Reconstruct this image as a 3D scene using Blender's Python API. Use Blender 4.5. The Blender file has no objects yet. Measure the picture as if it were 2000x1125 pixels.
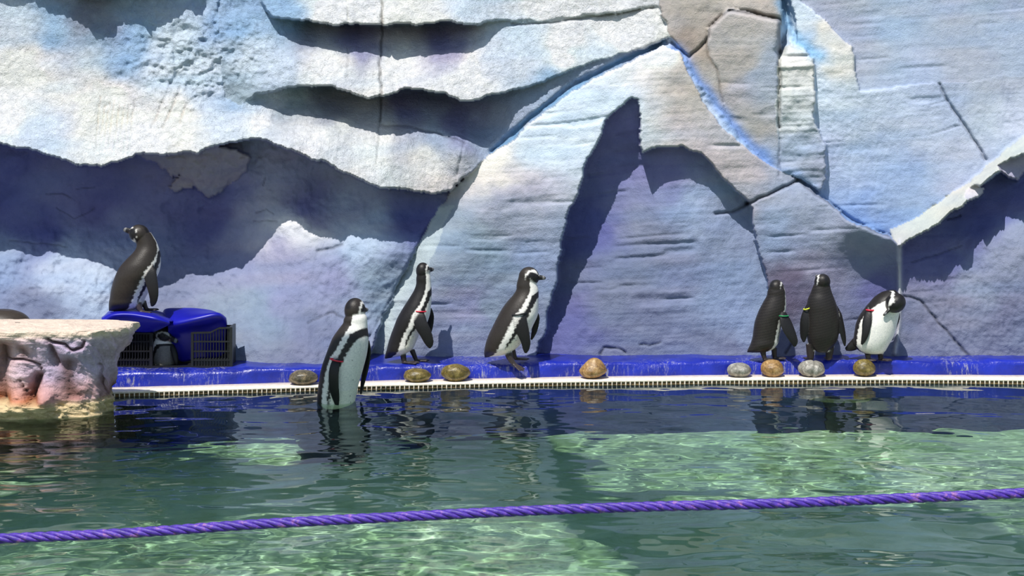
import bpy, bmesh, math, random
import numpy as np
from mathutils import Vector, Matrix, kdtree

# ------------------------------------------------------------------ camera, sky, sun, exposure
SC = bpy.context.scene
COL = SC.collection
F, CX, HY, CH = 2720.0, 1000.0, 240.0, 1.5      # focal px, centre column, horizon row, camera height
cam = bpy.data.cameras.new('camera')
cam.sensor_width = 36.0
cam.lens = 36.0 * F / 2000.0
cam.shift_y = -(562.5 - HY) / 2000.0
cam.clip_start = 0.05
cam.clip_end = 200
camo = bpy.data.objects.new('camera', cam)
COL.objects.link(camo)
camo.location = (0, 0, CH)
camo.rotation_euler = (math.pi / 2, 0, 0)
SC.camera = camo

world = bpy.data.worlds.new('world')
SC.world = world
world.use_nodes = True
wn = world.node_tree
wn.nodes.clear()
wo = wn.nodes.new('ShaderNodeOutputWorld')
wb = wn.nodes.new('ShaderNodeBackground')
sky = wn.nodes.new('ShaderNodeTexSky')
sky.sky_type = 'NISHITA'
sky.sun_disc = False
sky.sun_elevation = math.radians(59.5)
sky.sun_rotation = math.radians(206)
sky.air_density = 1.2
sky.dust_density = 0.6
wb.inputs['Strength'].default_value = 0.115
wn.links.new(sky.outputs[0], wb.inputs[0])
wn.links.new(wb.outputs[0], wo.inputs[0])

SUN = Vector((-0.5, -1.0, 1.9)).normalized()     # towards the sun
sl = bpy.data.lights.new('sun', 'SUN')
sl.energy = 4.9
sl.angle = math.radians(0.55)
sl.color = (1.0, 0.965, 0.90)
slo = bpy.data.objects.new('sun', sl)
COL.objects.link(slo)
slo.location = SUN * 12
slo.rotation_euler = SUN.to_track_quat('Z', 'Y').to_euler()
sl.cycles.is_caustics_light = True

SC.view_settings.view_transform = 'Standard'
SC.view_settings.look = 'None'
SC.view_settings.exposure = 0.0
SC.view_settings.gamma = 1.0
SC.view_settings.use_curve_mapping = False

# ------------------------------------------------------------------ helpers
def W(px, py, D):
    return Vector(((px - CX) / F * D, D, CH - (py - HY) / F * D))

def mesh_obj(name, verts, faces, mat=None, parent=None, smooth=True, colors=None):
    me = bpy.data.meshes.new(name)
    if isinstance(verts, np.ndarray) and isinstance(faces, np.ndarray):
        nv, nf, k = len(verts), len(faces), faces.shape[1]
        me.vertices.add(nv)
        me.vertices.foreach_set('co', verts.astype(np.float32).ravel())
        me.loops.add(nf * k)
        me.loops.foreach_set('vertex_index', faces.astype(np.int32).ravel())
        me.polygons.add(nf)
        me.polygons.foreach_set('loop_start', np.arange(0, nf * k, k, dtype=np.int32))
        me.update(calc_edges=True)
        me.validate()
    else:
        me.from_pydata([tuple(v) for v in verts], [], [tuple(f) for f in faces])
        me.update()
    if smooth:
        me.polygons.foreach_set('use_smooth', [True] * len(me.polygons))
    if colors is not None:
        at = me.color_attributes.new('paint', 'FLOAT_COLOR', 'POINT')
        c = np.ones((len(me.vertices), 4), dtype=np.float32)
        c[:, :3] = colors
        at.data.foreach_set('color', c.ravel())
    o = bpy.data.objects.new(name, me)
    COL.objects.link(o)
    if mat: me.materials.append(mat)
    if parent is not None:
        o.parent = parent
        o.matrix_parent_inverse = Matrix.Translation(-parent.location)
    return o

def tag(o, label=None, cat=None, group=None, kind=None):
    if label: o['label'] = label
    if cat: o['category'] = cat
    if group: o['group'] = group
    if kind: o['kind'] = kind
    return o

def empty(name, loc):
    o = bpy.data.objects.new(name, None)
    o.empty_display_size = 0.1
    o.location = loc
    COL.objects.link(o)
    return o

def srgb(r, g, b):
    f = lambda c: (c / 255 / 12.92) if c / 255 <= 0.04045 else ((c / 255 + 0.055) / 1.055) ** 2.4
    return np.array([f(r), f(g), f(b)])

class BM:
    """collects simple shapes into vertex / face lists"""
    def __init__(s): s.v, s.f = [], []
    def add(s, vs, fs):
        n = len(s.v)
        s.v += [Vector(v) for v in vs]
        s.f += [tuple(n + i for i in f) for f in fs]
    def box(s, x0, x1, y0, y1, z0, z1):
        vs = [(x, y, z) for x in (x0, x1) for y in (y0, y1) for z in (z0, z1)]
        s.add(vs, [(0,1,3,2),(4,6,7,5),(0,4,5,1),(2,3,7,6),(0,2,6,4),(1,5,7,3)])
    def tube(s, pts, rad, n=8, caps=True):
        pts = [Vector(p) for p in pts]
        rings = []
        up = Vector((0.13, 0.2, 0.97)).normalized()
        for i, p in enumerate(pts):
            t = (pts[min(i+1, len(pts)-1)] - pts[max(i-1, 0)]).normalized()
            a = t.cross(up)
            if a.length < 0.05: a = t.cross(Vector((1, 0, 0)))
            a.normalize(); b = t.cross(a)
            r = rad[i] if hasattr(rad, '__len__') else rad
            rings.append([p + (a * math.cos(2*math.pi*k/n) + b * math.sin(2*math.pi*k/n)) * r for k in range(n)])
        s.loft(rings, caps)
    def loft(s, rings, caps=True):
        n = len(rings[0]); m = len(rings)
        vs = [v for r in rings for v in r]
        fs = [(i*n+k, i*n+(k+1) % n, (i+1)*n+(k+1) % n, (i+1)*n+k) for i in range(m-1) for k in range(n)]
        if caps:
            vs.append(sum((Vector(v) for v in rings[0]), Vector()) / n); vs.append(sum((Vector(v) for v in rings[-1]), Vector()) / n)
            c0, c1 = m*n, m*n+1
            fs += [(c0, (k+1) % n, k) for k in range(n)]
            fs += [(c1, (m-1)*n+k, (m-1)*n+(k+1) % n) for k in range(n)]
        s.add(vs, fs)
    def obj(s, name, mat, parent=None, smooth=True, colors=None):
        return mesh_obj(name, s.v, s.f, mat, parent, smooth, colors)

# numpy value noise
def _hash(ix, iy, seed):
    h = (ix.astype(np.int64) * 374761393 + iy.astype(np.int64) * 668265263 + seed * 1442695041) & 0xffffffff
    h = ((h ^ (h >> 13)) * 1274126177) & 0xffffffff
    h = (h ^ (h >> 16)) & 0xffffffff
    return h.astype(np.float64) / 4294967295.0
def vnoise(x, y, seed=0):
    ix, iy = np.floor(x), np.floor(y)
    fx, fy = x - ix, y - iy
    fx = fx*fx*fx*(fx*(fx*6-15)+10); fy = fy*fy*fy*(fy*(fy*6-15)+10)
    a, b = _hash(ix, iy, seed), _hash(ix+1, iy, seed)
    c, d = _hash(ix, iy+1, seed), _hash(ix+1, iy+1, seed)
    return ((a*(1-fx)+b*fx)*(1-fy) + (c*(1-fx)+d*fx)*fy) * 2 - 1
def fbm(x, y, octs=4, seed=0, gain=0.5):
    r, a, t = 0, 1.0, 0
    for i in range(octs):
        r = r + a * vnoise(x * 2**i + 17.3*i, y * 2**i + 9.1*i, seed + i); t += a; a *= gain
    return r / t

# ------------------------------------------------------------------ node material helpers
def new_mat(name):
    m = bpy.data.materials.new(name)
    m.use_nodes = True
    nt = m.node_tree
    b = nt.nodes['Principled BSDF']
    return m, nt, b
def nz(nt, scale, detail=4, rough=0.55, vec=None, dist=0.0):
    n = nt.nodes.new('ShaderNodeTexNoise')
    n.inputs['Scale'].default_value = scale; n.inputs['Detail'].default_value = detail
    n.inputs['Roughness'].default_value = rough; n.inputs['Distortion'].default_value = dist
    if vec: nt.links.new(vec, n.inputs['Vector'])
    return n
def objco(nt, sx=1, sy=1, sz=1):
    tc = nt.nodes.new('ShaderNodeTexCoord')
    mp = nt.nodes.new('ShaderNodeMapping')
    mp.inputs['Scale'].default_value = (sx, sy, sz)
    nt.links.new(tc.outputs['Object'], mp.inputs['Vector'])
    return mp.outputs[0]
def ramp(nt, src, stops):
    r = nt.nodes.new('ShaderNodeValToRGB')
    e = r.color_ramp.elements
    while len(e) > 1: e.remove(e[-1])
    e[0].position = stops[0][0]; e[0].color = (*stops[0][1], 1)
    for p, c in stops[1:]:
        k = e.new(p); k.color = (*c, 1)
    nt.links.new(src, r.inputs[0])
    return r.outputs[0]
def mixc(nt, a, b, fac, mode='MIX'):
    m = nt.nodes.new('ShaderNodeMix'); m.data_type = 'RGBA'; m.blend_type = mode
    for s, i in ((a, 6), (b, 7), (fac, 0)):
        if hasattr(s, 'links'): nt.links.new(s, m.inputs[i])
        elif i == 0: m.inputs[0].default_value = s
        else: m.inputs[i].default_value = (*s, 1)
    return m.outputs[2]
def bump(nt, bsdf, h, strength, dist, prev=None):
    b = nt.nodes.new('ShaderNodeBump')
    b.inputs['Strength'].default_value = strength; b.inputs['Distance'].default_value = dist
    nt.links.new(h, b.inputs['Height'])
    if prev: nt.links.new(prev, b.inputs['Normal'])
    nt.links.new(b.outputs[0], bsdf.inputs['Normal'])
    return b.outputs[0]
def attr(nt, name='paint'):
    a = nt.nodes.new('ShaderNodeAttribute'); a.attribute_name = name
    return a.outputs['Color']
def simple(name, col, rough=0.5, metal=0.0, noise=None, bmp=None):
    m, nt, b = new_mat(name)
    b.inputs['Roughness'].default_value = rough; b.inputs['Metallic'].default_value = metal
    co = objco(nt)
    n = nz(nt, noise or 30, 4, 0.6, co)
    c = ramp(nt, n.outputs[0], [(0.3, tuple(np.array(col)*0.82)), (0.7, tuple(np.minimum(np.array(col)*1.12, 1)))])
    nt.links.new(c, b.inputs['Base Color'])
    if bmp: bump(nt, b, n.outputs[0], bmp, 0.002)
    return m

# painted artificial rock: colour comes from the painted attribute, grain and grit from noise
def rock_mat(name, grit=1.0, lumps=1.0, lift=1.0):
    m, nt, b = new_mat(name)
    b.inputs['Roughness'].default_value = 0.85
    b.inputs['Specular IOR Level'].default_value = 0.25
    co = objco(nt)
    n1 = nz(nt, 14, 6, 0.65, co)
    n2 = nz(nt, 70, 5, 0.7, co)
    c = mixc(nt, attr(nt), ramp(nt, n1.outputs[0], [(0.3, (0.78*lift, 0.8*lift, 0.86*lift)), (0.65, (lift, lift, lift))]), 0.8, 'MULTIPLY')
    sp = ramp(nt, n2.outputs[0], [(0.30, (0.62, 0.62, 0.68)), (0.42, (1, 1, 1))])
    c = mixc(nt, c, sp, 0.45, 'MULTIPLY')
    nt.links.new(c, b.inputs['Base Color'])
    n3 = nz(nt, 26, 7, 0.68, co, 0.4)
    n4 = nz(nt, 150, 4, 0.6, co)
    p = bump(nt, b, n3.outputs[0], 0.55 * lumps, 0.035)
    bump(nt, b, n4.outputs[0], 0.5 * grit, 0.006, p)
    return m
M_ROCK = rock_mat('painted_rock', 1.2, 0.6)
M_ROUGH = rock_mat('rough_painted_rock', 1.9, 1.7, 1.14)

# ------------------------------------------------------------------ the rock wall
def axis(a, b, lo, hi, fine, coarse):
    l = [a]
    while l[-1] < b:
        l.append(l[-1] + (fine if lo <= l[-1] <= hi else coarse))
    return np.array(l)
gx = axis(-620, 2620, -20, 2020, 2.3, 8)
gy = axis(-330, 770, -12, 770, 2.3, 8)
PX, PY = np.meshgrid(gx, gy)
# slight meander of all outlines
WXX = PX + 9.0 * fbm(PX/46, PY/46, 5, 3, 0.55) + 0.4*vnoise(PX/7, PY/7, 44)
WYY = PY + 9.0 * fbm(PX/46, PY/46, 5, 11, 0.55) + 0.4*vnoise(PX/7, PY/7, 45)
def inpoly(poly, x, y):
    r = np.zeros(x.shape, bool)
    n = len(poly)
    for i in range(n):
        x0, y0 = poly[i]; x1, y1 = poly[(i+1) % n]
        if y0 == y1: continue
        c = ((y0 > y) != (y1 > y)) & (x < (x1-x0)*(y-y0)/(y1-y0)+x0)
        r ^= c
    return r
def pdist(line, x, y):
    """distance to a polyline and the parameter 0..1 along it"""
    best = np.full(x.shape, 1e9)
    for (x0, y0), (x1, y1) in zip(line[:-1], line[1:]):
        dx, dy = x1-x0, y1-y0
        t = np.clip(((x-x0)*dx+(y-y0)*dy)/(dx*dx+dy*dy+1e-9), 0, 1)
        best = np.minimum(best, np.hypot(x-x0-t*dx, y-y0-t*dy))
    return best
def rbf(pts, x, y):
    p = np.array([(a, b) for a, b, _ in pts], float); v = np.array([c for _, _, c in pts], float)
    n = len(p)
    phi = lambda r: np.sqrt(r*r + 25.0**2)
    A = np.zeros((n+3, n+3))
    A[:n, :n] = phi(np.hypot(p[:, None, 0]-p[None, :, 0], p[:, None, 1]-p[None, :, 1])) + np.eye(n)*-1.0
    A[:n, n] = A[n, :n] = 1; A[:n, n+1] = A[n+1, :n] = p[:, 0]; A[:n, n+2] = A[n+2, :n] = p[:, 1]
    w = np.linalg.lstsq(A, np.concatenate([v, [0, 0, 0]]), rcond=None)[0]
    out = w[n] + w[n+1]*x + w[n+2]*y
    for i in range(n):
        out = out + w[i]*phi(np.hypot(x-p[i, 0], y-p[i, 1]))
    return np.clip(out, v.min()-0.04, v.max()+0.04)

# each layer: name, outline (None = everywhere), depth points, paint points, roughness kind
LAY = []
def layer(name, poly, depth, paint, rough=0.004, strata=0.0, lump=0.0, part=True, mat=None, warp=1.0):
    LAY.append(dict(name=name, poly=poly, depth=depth, paint=paint, rough=rough, strata=strata, lump=lump, part=part, mat=mat, warp=warp))

WHITE = (250, 249, 243); CREAM = (250, 241, 228); ICE = (208, 224, 240); SKYB = (150, 188, 226)
LILAC = (168, 170, 200); VIOL = (120, 120, 176); DEEP = (100, 106, 172); SLATE = (140, 148, 172)
GREYB = (166, 176, 196); TEAL = (158, 178, 192); TAN = (184, 174, 166); PBLUE = (164, 182, 210)

layer('wall_back', None,
      [(-600,300,8.75),(-600,600,8.45),(-600,720,8.3),(0,310,8.72),(0,420,8.86),(0,520,8.62),(60,600,8.45),(0,720,8.3),(200,310,8.74),(200,420,8.9),(120,520,8.60),(200,560,8.5),
       (150,640,8.38),(300,720,8.28),(300,560,8.66),(400,320,8.72),(400,420,8.9),(380,500,8.78),(470,600,8.38),(500,700,8.1),(480,470,8.72),
       (560,430,8.6),(620,440,8.56),(700,470,8.47),(640,330,8.72),(640,380,8.76),(560,520,8.45),(700,520,8.42),(800,420,8.60),(800,380,8.60),(600,620,8.25),(690,700,8.12),(780,480,8.43),(740,450,8.50),
       (760,600,8.42),(620,710,8.08),(1310,90,8.54),(1340,112,8.50),(1400,200,8.49),(1480,280,8.475),(1540,330,8.46),(1500,-200,8.65),(1535,20,8.68),(1538,70,8.66),(1700,430,8.46),(2600,0,8.7),(2600,600,8.5)],
      [(0,340,DEEP),(200,380,VIOL),(400,420,VIOL),(600,400,VIOL),(800,440,DEEP),(60,450,DEEP),(0,520,PBLUE),(120,520,ICE),(200,560,ICE),(60,600,SLATE),(300,580,SLATE),(460,500,LILAC),(580,450,WHITE),(700,480,ICE),
       (560,540,LILAC),(650,560,LILAC),(480,600,TEAL),(620,640,SLATE),(560,690,SLATE),(760,560,TEAL),(1600,0,PBLUE),(1560,60,ICE),(1700,60,PBLUE),(1900,60,GREYB),(1620,120,CREAM),(1700,250,ICE),(1900,200,PBLUE),
       (1650,350,SKYB),(1750,330,PBLUE),(1700,430,SKYB),(1900,300,PBLUE),(1990,250,ICE)],
      rough=0.016, lump=0.020, part=False)
# big smooth face on the right
layer('rock_face',
      [(1546,-400),(2700,-400),(2700,520),(1740,520),(1600,430),(1540,360),(1526,340),(1526,120),(1552,86),(1558,50),(1540,0)],
      [(1560,60,8.60),(1600,0,8.62),(1610,150,8.55),(1625,300,8.53),(1590,380,8.52),(1700,300,8.55),(1900,0,8.64),(2000,200,8.59),(1690,430,8.48),(1740,470,8.46),(1900,330,8.52),(2600,0,8.7),(2600,300,8.6),(1650,-200,8.7)],
      [(1580,30,ICE),(1590,100,SKYB),(1620,70,(226,222,208)),(1640,120,(222,220,212)),(1610,180,ICE),(1700,215,(190,202,222)),(1850,200,PBLUE),(1800,260,(186,200,222)),(1650,350,(172,194,226)),(1640,270,(186,200,224)),(1750,330,(160,182,220)),(1700,430,(140,172,220)),(1740,400,(150,176,214)),(1880,300,(184,196,216)),(1990,230,(190,200,216)),(1960,180,GREYB)],
      rough=0.005, strata=0.006, lump=0.002)
# loose plaster hanging in the hollow
layer('rock_lump',
      [(268,296),(330,290),(400,280),(470,290),(500,300),(478,340),(452,372),(410,376),(350,380),(330,366),(352,350),(300,330),(276,318)],
      [(280,305,8.66),(400,300,8.58),(470,310,8.62),(400,370,8.72),(350,374,8.76),(450,366,8.76),(300,326,8.72)],
      [(350,330,(176,168,178)),(430,330,(168,160,176)),(300,310,(170,166,180))], rough=0.02, lump=0.03, warp=2.5)
# large ledge hanging over the hollow
layer('rock_ledge',
      [(-700,-400),(1330,-400),(1330,60),(1200,150),(1000,290),(905,345),(885,372),(850,378),(760,372),(700,352),(640,322),(590,298),(560,286),(500,272),(440,280),(400,290),(385,300),(350,302),(270,305),(200,322),(150,318),(90,300),(0,284),(-700,270)],
      [(-600,-100,8.8),(-600,280,8.32),(0,-100,8.78),(0,0,8.66),(0,120,8.58),(0,200,8.5),(0,285,8.28),(200,0,8.68),(250,120,8.58),(250,220,8.45),(220,312,8.24),(400,20,8.66),(450,120,8.6),(430,200,8.5),(400,290,8.24),
       (540,60,8.62),(560,150,8.6),(560,215,8.56),(560,282,8.25),(650,60,8.66),(650,180,8.78),(650,210,8.66),(650,250,8.44),(650,325,8.24),(745,190,8.8),(740,238,8.6),(750,300,8.36),(760,368,8.27),(850,185,8.84),(850,240,8.6),(850,300,8.44),(850,372,8.36),
       (905,290,8.4),(900,350,8.40),(920,200,8.78),(930,260,8.66),(1000,220,8.55),(1080,180,8.51),(1200,120,8.535),(960,290,8.53),(1300,40,8.6),(1300,-100,8.7),(800,60,8.72),(800,-200,8.9)],
      [(0,40,ICE),(100,60,SKYB),(180,20,SLATE),(60,130,CREAM),(250,90,SKYB),(0,220,WHITE),(200,220,CREAM),(330,130,ICE),(420,160,ICE),(450,60,SKYB),(350,250,CREAM),(480,230,WHITE),(620,260,WHITE),(740,300,WHITE),(850,320,CREAM),
       (640,195,SLATE),(800,210,VIOL),(900,230,VIOL),(840,255,PBLUE),(960,260,PBLUE),(1050,200,PBLUE),(560,190,TEAL),(470,205,SKYB),(250,290,WHITE),(60,270,ICE),(760,65,VIOL),(850,70,VIOL)],
      rough=0.011, lump=0.020, mat='rough')
layer('rock_ledge',
      [(455,-400),(1345,-400),(1335,60),(1305,76),(1255,95),(1200,112),(1160,122),(1100,148),(1060,162),(1010,172),(950,186),(925,196),(905,196),(880,186),(850,176),(790,170),(745,190),(720,196),(680,178),(640,168),(560,170),(500,182),(470,204),(440,190),(430,100),(430,0)],
      [(440,100,8.6),(445,195,8.53),(500,60,8.62),(500,180,8.48),(560,30,8.7),(600,60,8.74),(600,95,8.56),(640,165,8.40),(700,60,8.78),(700,98,8.58),(745,185,8.38),(850,60,8.78),(850,100,8.58),(850,172,8.38),(910,190,8.38),(950,60,8.63),(1000,110,8.54),(1000,168,8.46),
       (1100,60,8.60),(1100,140,8.485),(1200,50,8.62),(1200,108,8.515),(1290,40,8.56),(1300,74,8.505),(450,-200,8.8),(1300,-200,8.75),(800,-200,8.9)],
      [(480,60,SKYB),(520,120,ICE),(620,120,WHITE),(560,40,SKYB),(700,70,VIOL),(850,70,VIOL),(600,70,SLATE),(750,130,WHITE),(900,140,WHITE),(1000,60,ICE),(1100,100,WHITE),(1080,150,SKYB),(1200,60,WHITE),(1280,60,CREAM),(1180,95,ICE),(470,190,TEAL)],
      rough=0.011, lump=0.014, mat='rough')
layer('rock_ledge',
      [(500,-400),(1300,-400),(1295,10),(1240,20),(1180,28),(1100,34),(1000,44),(930,47),(860,46),(790,49),(745,45),(690,50),(640,46),(600,38),(560,34),(530,30),(505,10)],
      [(520,0,8.6),(600,34,8.5),(600,-60,8.66),(750,42,8.46),(750,-60,8.66),(900,44,8.46),(900,-60,8.68),(1000,40,8.615),(1150,25,8.61),(1280,8,8.585),(1280,-60,8.66),(600,-300,8.85),(1200,-300,8.85)],
      [(540,10,SKYB),(650,10,WHITE),(800,10,CREAM),(950,10,ICE),(1150,5,WHITE)],
      rough=0.011, lump=0.010, mat='rough')
layer('rock_ledge',
      [(-700,-400),(380,-400),(372,-30),(340,-44),(300,-20),(262,-12),(215,-20),(185,-2),(150,-8),(100,-40),(40,-64),(-40,-70),(-700,-60)],
      [(-600,-60,8.5),(0,-70,8.5),(100,-40,8.5),(200,-10,8.5),(340,-40,8.5),(0,-250,8.75),(340,-250,8.75)],
      [(100,-100,WHITE)], rough=0.008, lump=0.010)
# flat stepped panel far up on the right, set back
layer('rock_face',
      [(1548,-400),(2700,-400),(2700,90),(2300,110),(1990,150),(1830,165),(1750,172),(1682,180),(1674,160),(1667,130),(1662,95),(1640,75),(1612,42),(1585,18),(1562,0)],
      [(1580,-10,8.69),(1670,100,8.66),(1690,175,8.60),(1830,160,8.585),(1990,145,8.61),(1800,0,8.68),(2000,-100,8.72),(2600,0,8.72),(1700,-300,8.78)],
      [(1620,10,GREYB),(1750,50,PBLUE),(1700,110,GREYB),(1850,90,GREYB),(1980,60,PBLUE),(1900,140,GREYB),(1780,160,PBLUE),(1990,10,GREYB)],
      rough=0.003, strata=0.006)
# tan slab and the raised slab on it
layer('rock_slab',
      [(1276,-400),(1535,-400),(1520,-20),(1528,20),(1520,60),(1524,110),(1524,345),(1545,352),(1500,322),(1460,268),(1420,232),(1380,180),(1335,112),(1312,72),(1292,30)],
      [(1300,50,8.5),(1340,100,8.5),(1300,-100,8.6),(1500,-100,8.6),(1420,200,8.5),(1500,20,8.53),(1510,200,8.52),(1510,320,8.5),(1350,60,8.53)],
      [(1300,20,TAN),(1350,100,(158,144,132)),(1450,250,TAN),(1500,320,PBLUE),(1450,20,(196,184,170)),(1380,150,TAN)],
      rough=0.006, strata=0.003)
layer('rock_slab',
      [(1384,54),(1425,19),(1470,26),(1521,38),(1522,120),(1521,348),(1498,318),(1470,286),(1440,262),(1418,220),(1408,180),(1402,135),(1381,96)],
      [(1400,60,8.5),(1425,22,8.47),(1518,40,8.46),(1518,200,8.455),(1420,200,8.5),(1500,310,8.48)],
      [(1450,60,(196,188,184)),(1500,150,GREYB),(1420,150,TAN),(1480,260,TAN),(1500,310,PBLUE)],
      rough=0.005, strata=0.006)
# tall narrow pillar block
layer('rock_slab',
      [(1519,104),(1540,86),(1556,92),(1588,112),(1592,170),(1594,240),(1602,262),(1612,282),(1615,352),(1604,378),(1580,362),(1560,352),(1540,342),(1519,330)],
      [(1540,92,8.52),(1585,115,8.47),(1526,120,8.475),(1526,300,8.47),(1590,200,8.43),(1610,300,8.43),(1605,375,8.43),(1550,340,8.45)],
      [(1555,110,(226,224,216)),(1560,160,(214,214,208)),(1560,220,(204,210,214)),(1570,290,PBLUE),(1590,350,GREYB)],
      rough=0.012, strata=0.024)
# big triangular mountain slab
layer('rock_slab',
      [(1298,86),(1322,104),(1342,142),(1372,200),(1402,240),(1440,274),(1500,318),(1557,352),(1612,392),(1660,425),(1700,448),(1742,462),(1756,482),(1757,800),(705,800),(716,700),(738,640),(800,510),(838,440),(862,402),(905,346),(955,305),(1010,262),(1060,225),(1110,186),(1180,146),(1240,118)],
      [(1298,88,8.47),(1180,150,8.46),(1180,220,8.42),(1060,230,8.46),(1060,300,8.41),(905,350,8.46),(950,380,8.38),(862,405,8.54),(900,420,8.40),(800,510,8.5),(845,510,8.38),(738,640,8.44),(770,645,8.36),(716,700,8.42),(745,700,8.36),
       (1000,480,8.37),(900,600,8.35),(1000,690,8.32),(1040,690,8.32),(1120,380,8.34),(1220,180,8.42),(1340,200,8.42),(1400,300,8.40),(1480,380,8.40),(1555,354,8.46),(1555,380,8.40),(1470,400,8.40),(1640,425,8.36),(1740,466,8.22),(1705,452,8.26),(1650,432,8.31),(1700,500,8.40),(1640,520,8.41),
       (1740,530,8.42),(1550,560,8.36),(1600,700,8.34),(1740,700,8.34),(1500,540,8.38),(1520,690,8.33)],
      [(1290,110,WHITE),(1180,190,ICE),(1080,280,ICE),(960,330,CREAM),(1000,380,(190,186,202)),(900,450,TEAL),(1000,440,GREYB),(960,520,TEAL),(1050,500,PBLUE),(900,600,LILAC),(960,620,TEAL),(820,640,SLATE),(1000,680,LILAC),(790,520,(190,206,206)),(740,640,(196,210,206)),
       (1330,160,TAN),(1400,320,(196,186,188)),(1460,340,(198,188,192)),(1520,370,GREYB),(1600,430,GREYB),(1520,450,PBLUE),(1600,520,(176,172,190)),(1540,560,(120,108,130)),(1700,480,GREYB),(1700,640,SLATE),(1600,640,SLATE),(1720,560,VIOL)],
      rough=0.006, strata=0.008)
# hollow inside it
layer('rock_face',
      [(1238,196),(1251,198),(1249,300),(1290,290),(1332,283),(1370,302),(1396,330),(1420,352),(1440,372),(1464,398),(1468,430),(1480,480),(1496,530),(1506,580),(1507,800),(1040,800),(1052,692),(1066,640),(1088,540),(1100,470),(1112,420),(1132,360),(1152,306),(1185,238),(1210,208)],
      [(1240,205,8.50),(1200,260,8.58),(1150,350,8.66),(1240,330,8.62),(1115,430,8.66),(1200,430,8.58),(1090,560,8.56),(1150,560,8.46),(1056,690,8.42),(1100,690,8.37),(1300,300,8.52),(1330,300,8.52),(1400,360,8.52),(1300,350,8.52),(1300,400,8.47),(1400,440,8.47),(1455,420,8.56),(1470,480,8.50),
       (1300,500,8.44),(1250,600,8.4),(1400,600,8.4),(1480,600,8.42),(1300,690,8.36),(1420,690,8.35),(1500,690,8.37)],
      [(1200,300,VIOL),(1150,450,DEEP),(1300,330,VIOL),(1250,450,SLATE),(1350,420,PBLUE),(1200,560,SLATE),(1300,560,(150,160,188)),(1400,560,PBLUE),(1450,640,PBLUE),(1250,660,SLATE),(1400,680,SLATE),(1090,640,VIOL),(1240,540,SLATE)],
      rough=0.007, strata=0.010)
# right hand hollow and its sun-caught ridge
layer('rock_face',
      [(1756,478),(1810,446),(1880,390),(1940,344),(2000,300),(2300,110),(2700,0),(2700,800),(1756,800)],
      [(1770,500,8.46),(1850,440,8.60),(1950,380,8.66),(2000,330,8.66),(1800,560,8.42),(1850,540,8.44),(1900,500,8.46),(1960,470,8.44),(2000,450,8.46),(1770,690,8.34),(1900,690,8.33),(1990,690,8.33),(1950,580,8.38),(2600,200,8.7),(2600,700,8.4)],
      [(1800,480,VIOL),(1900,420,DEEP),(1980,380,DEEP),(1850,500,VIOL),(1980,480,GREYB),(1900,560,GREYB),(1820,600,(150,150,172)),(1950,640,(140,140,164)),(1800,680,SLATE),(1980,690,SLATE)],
      rough=0.008, strata=0.003, lump=0.006)
layer('rock_ridge',
      [(2700,-110),(2300,70),(2050,228),(2000,263),(1960,292),(1920,330),(1852,384),(1800,420),(1740,452),(1750,474),(1758,486),(1800,458),(1835,440),(1862,412),(1890,392),(1930,348),(1950,332),(1975,330),(2000,300),(2300,130),(2700,-20)],
      [(2000,265,8.52),(2000,296,8.26),(1920,332,8.50),(1925,350,8.27),(1852,386,8.48),(1858,410,8.27),(1742,454,8.42),(1758,482,8.27),(1800,422,8.46),(1800,452,8.27),(2600,-70,8.5),(2600,-30,8.3)],
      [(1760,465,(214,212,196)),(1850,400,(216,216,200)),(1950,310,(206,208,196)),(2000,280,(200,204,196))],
      rough=0.006, strata=0.0)

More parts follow.
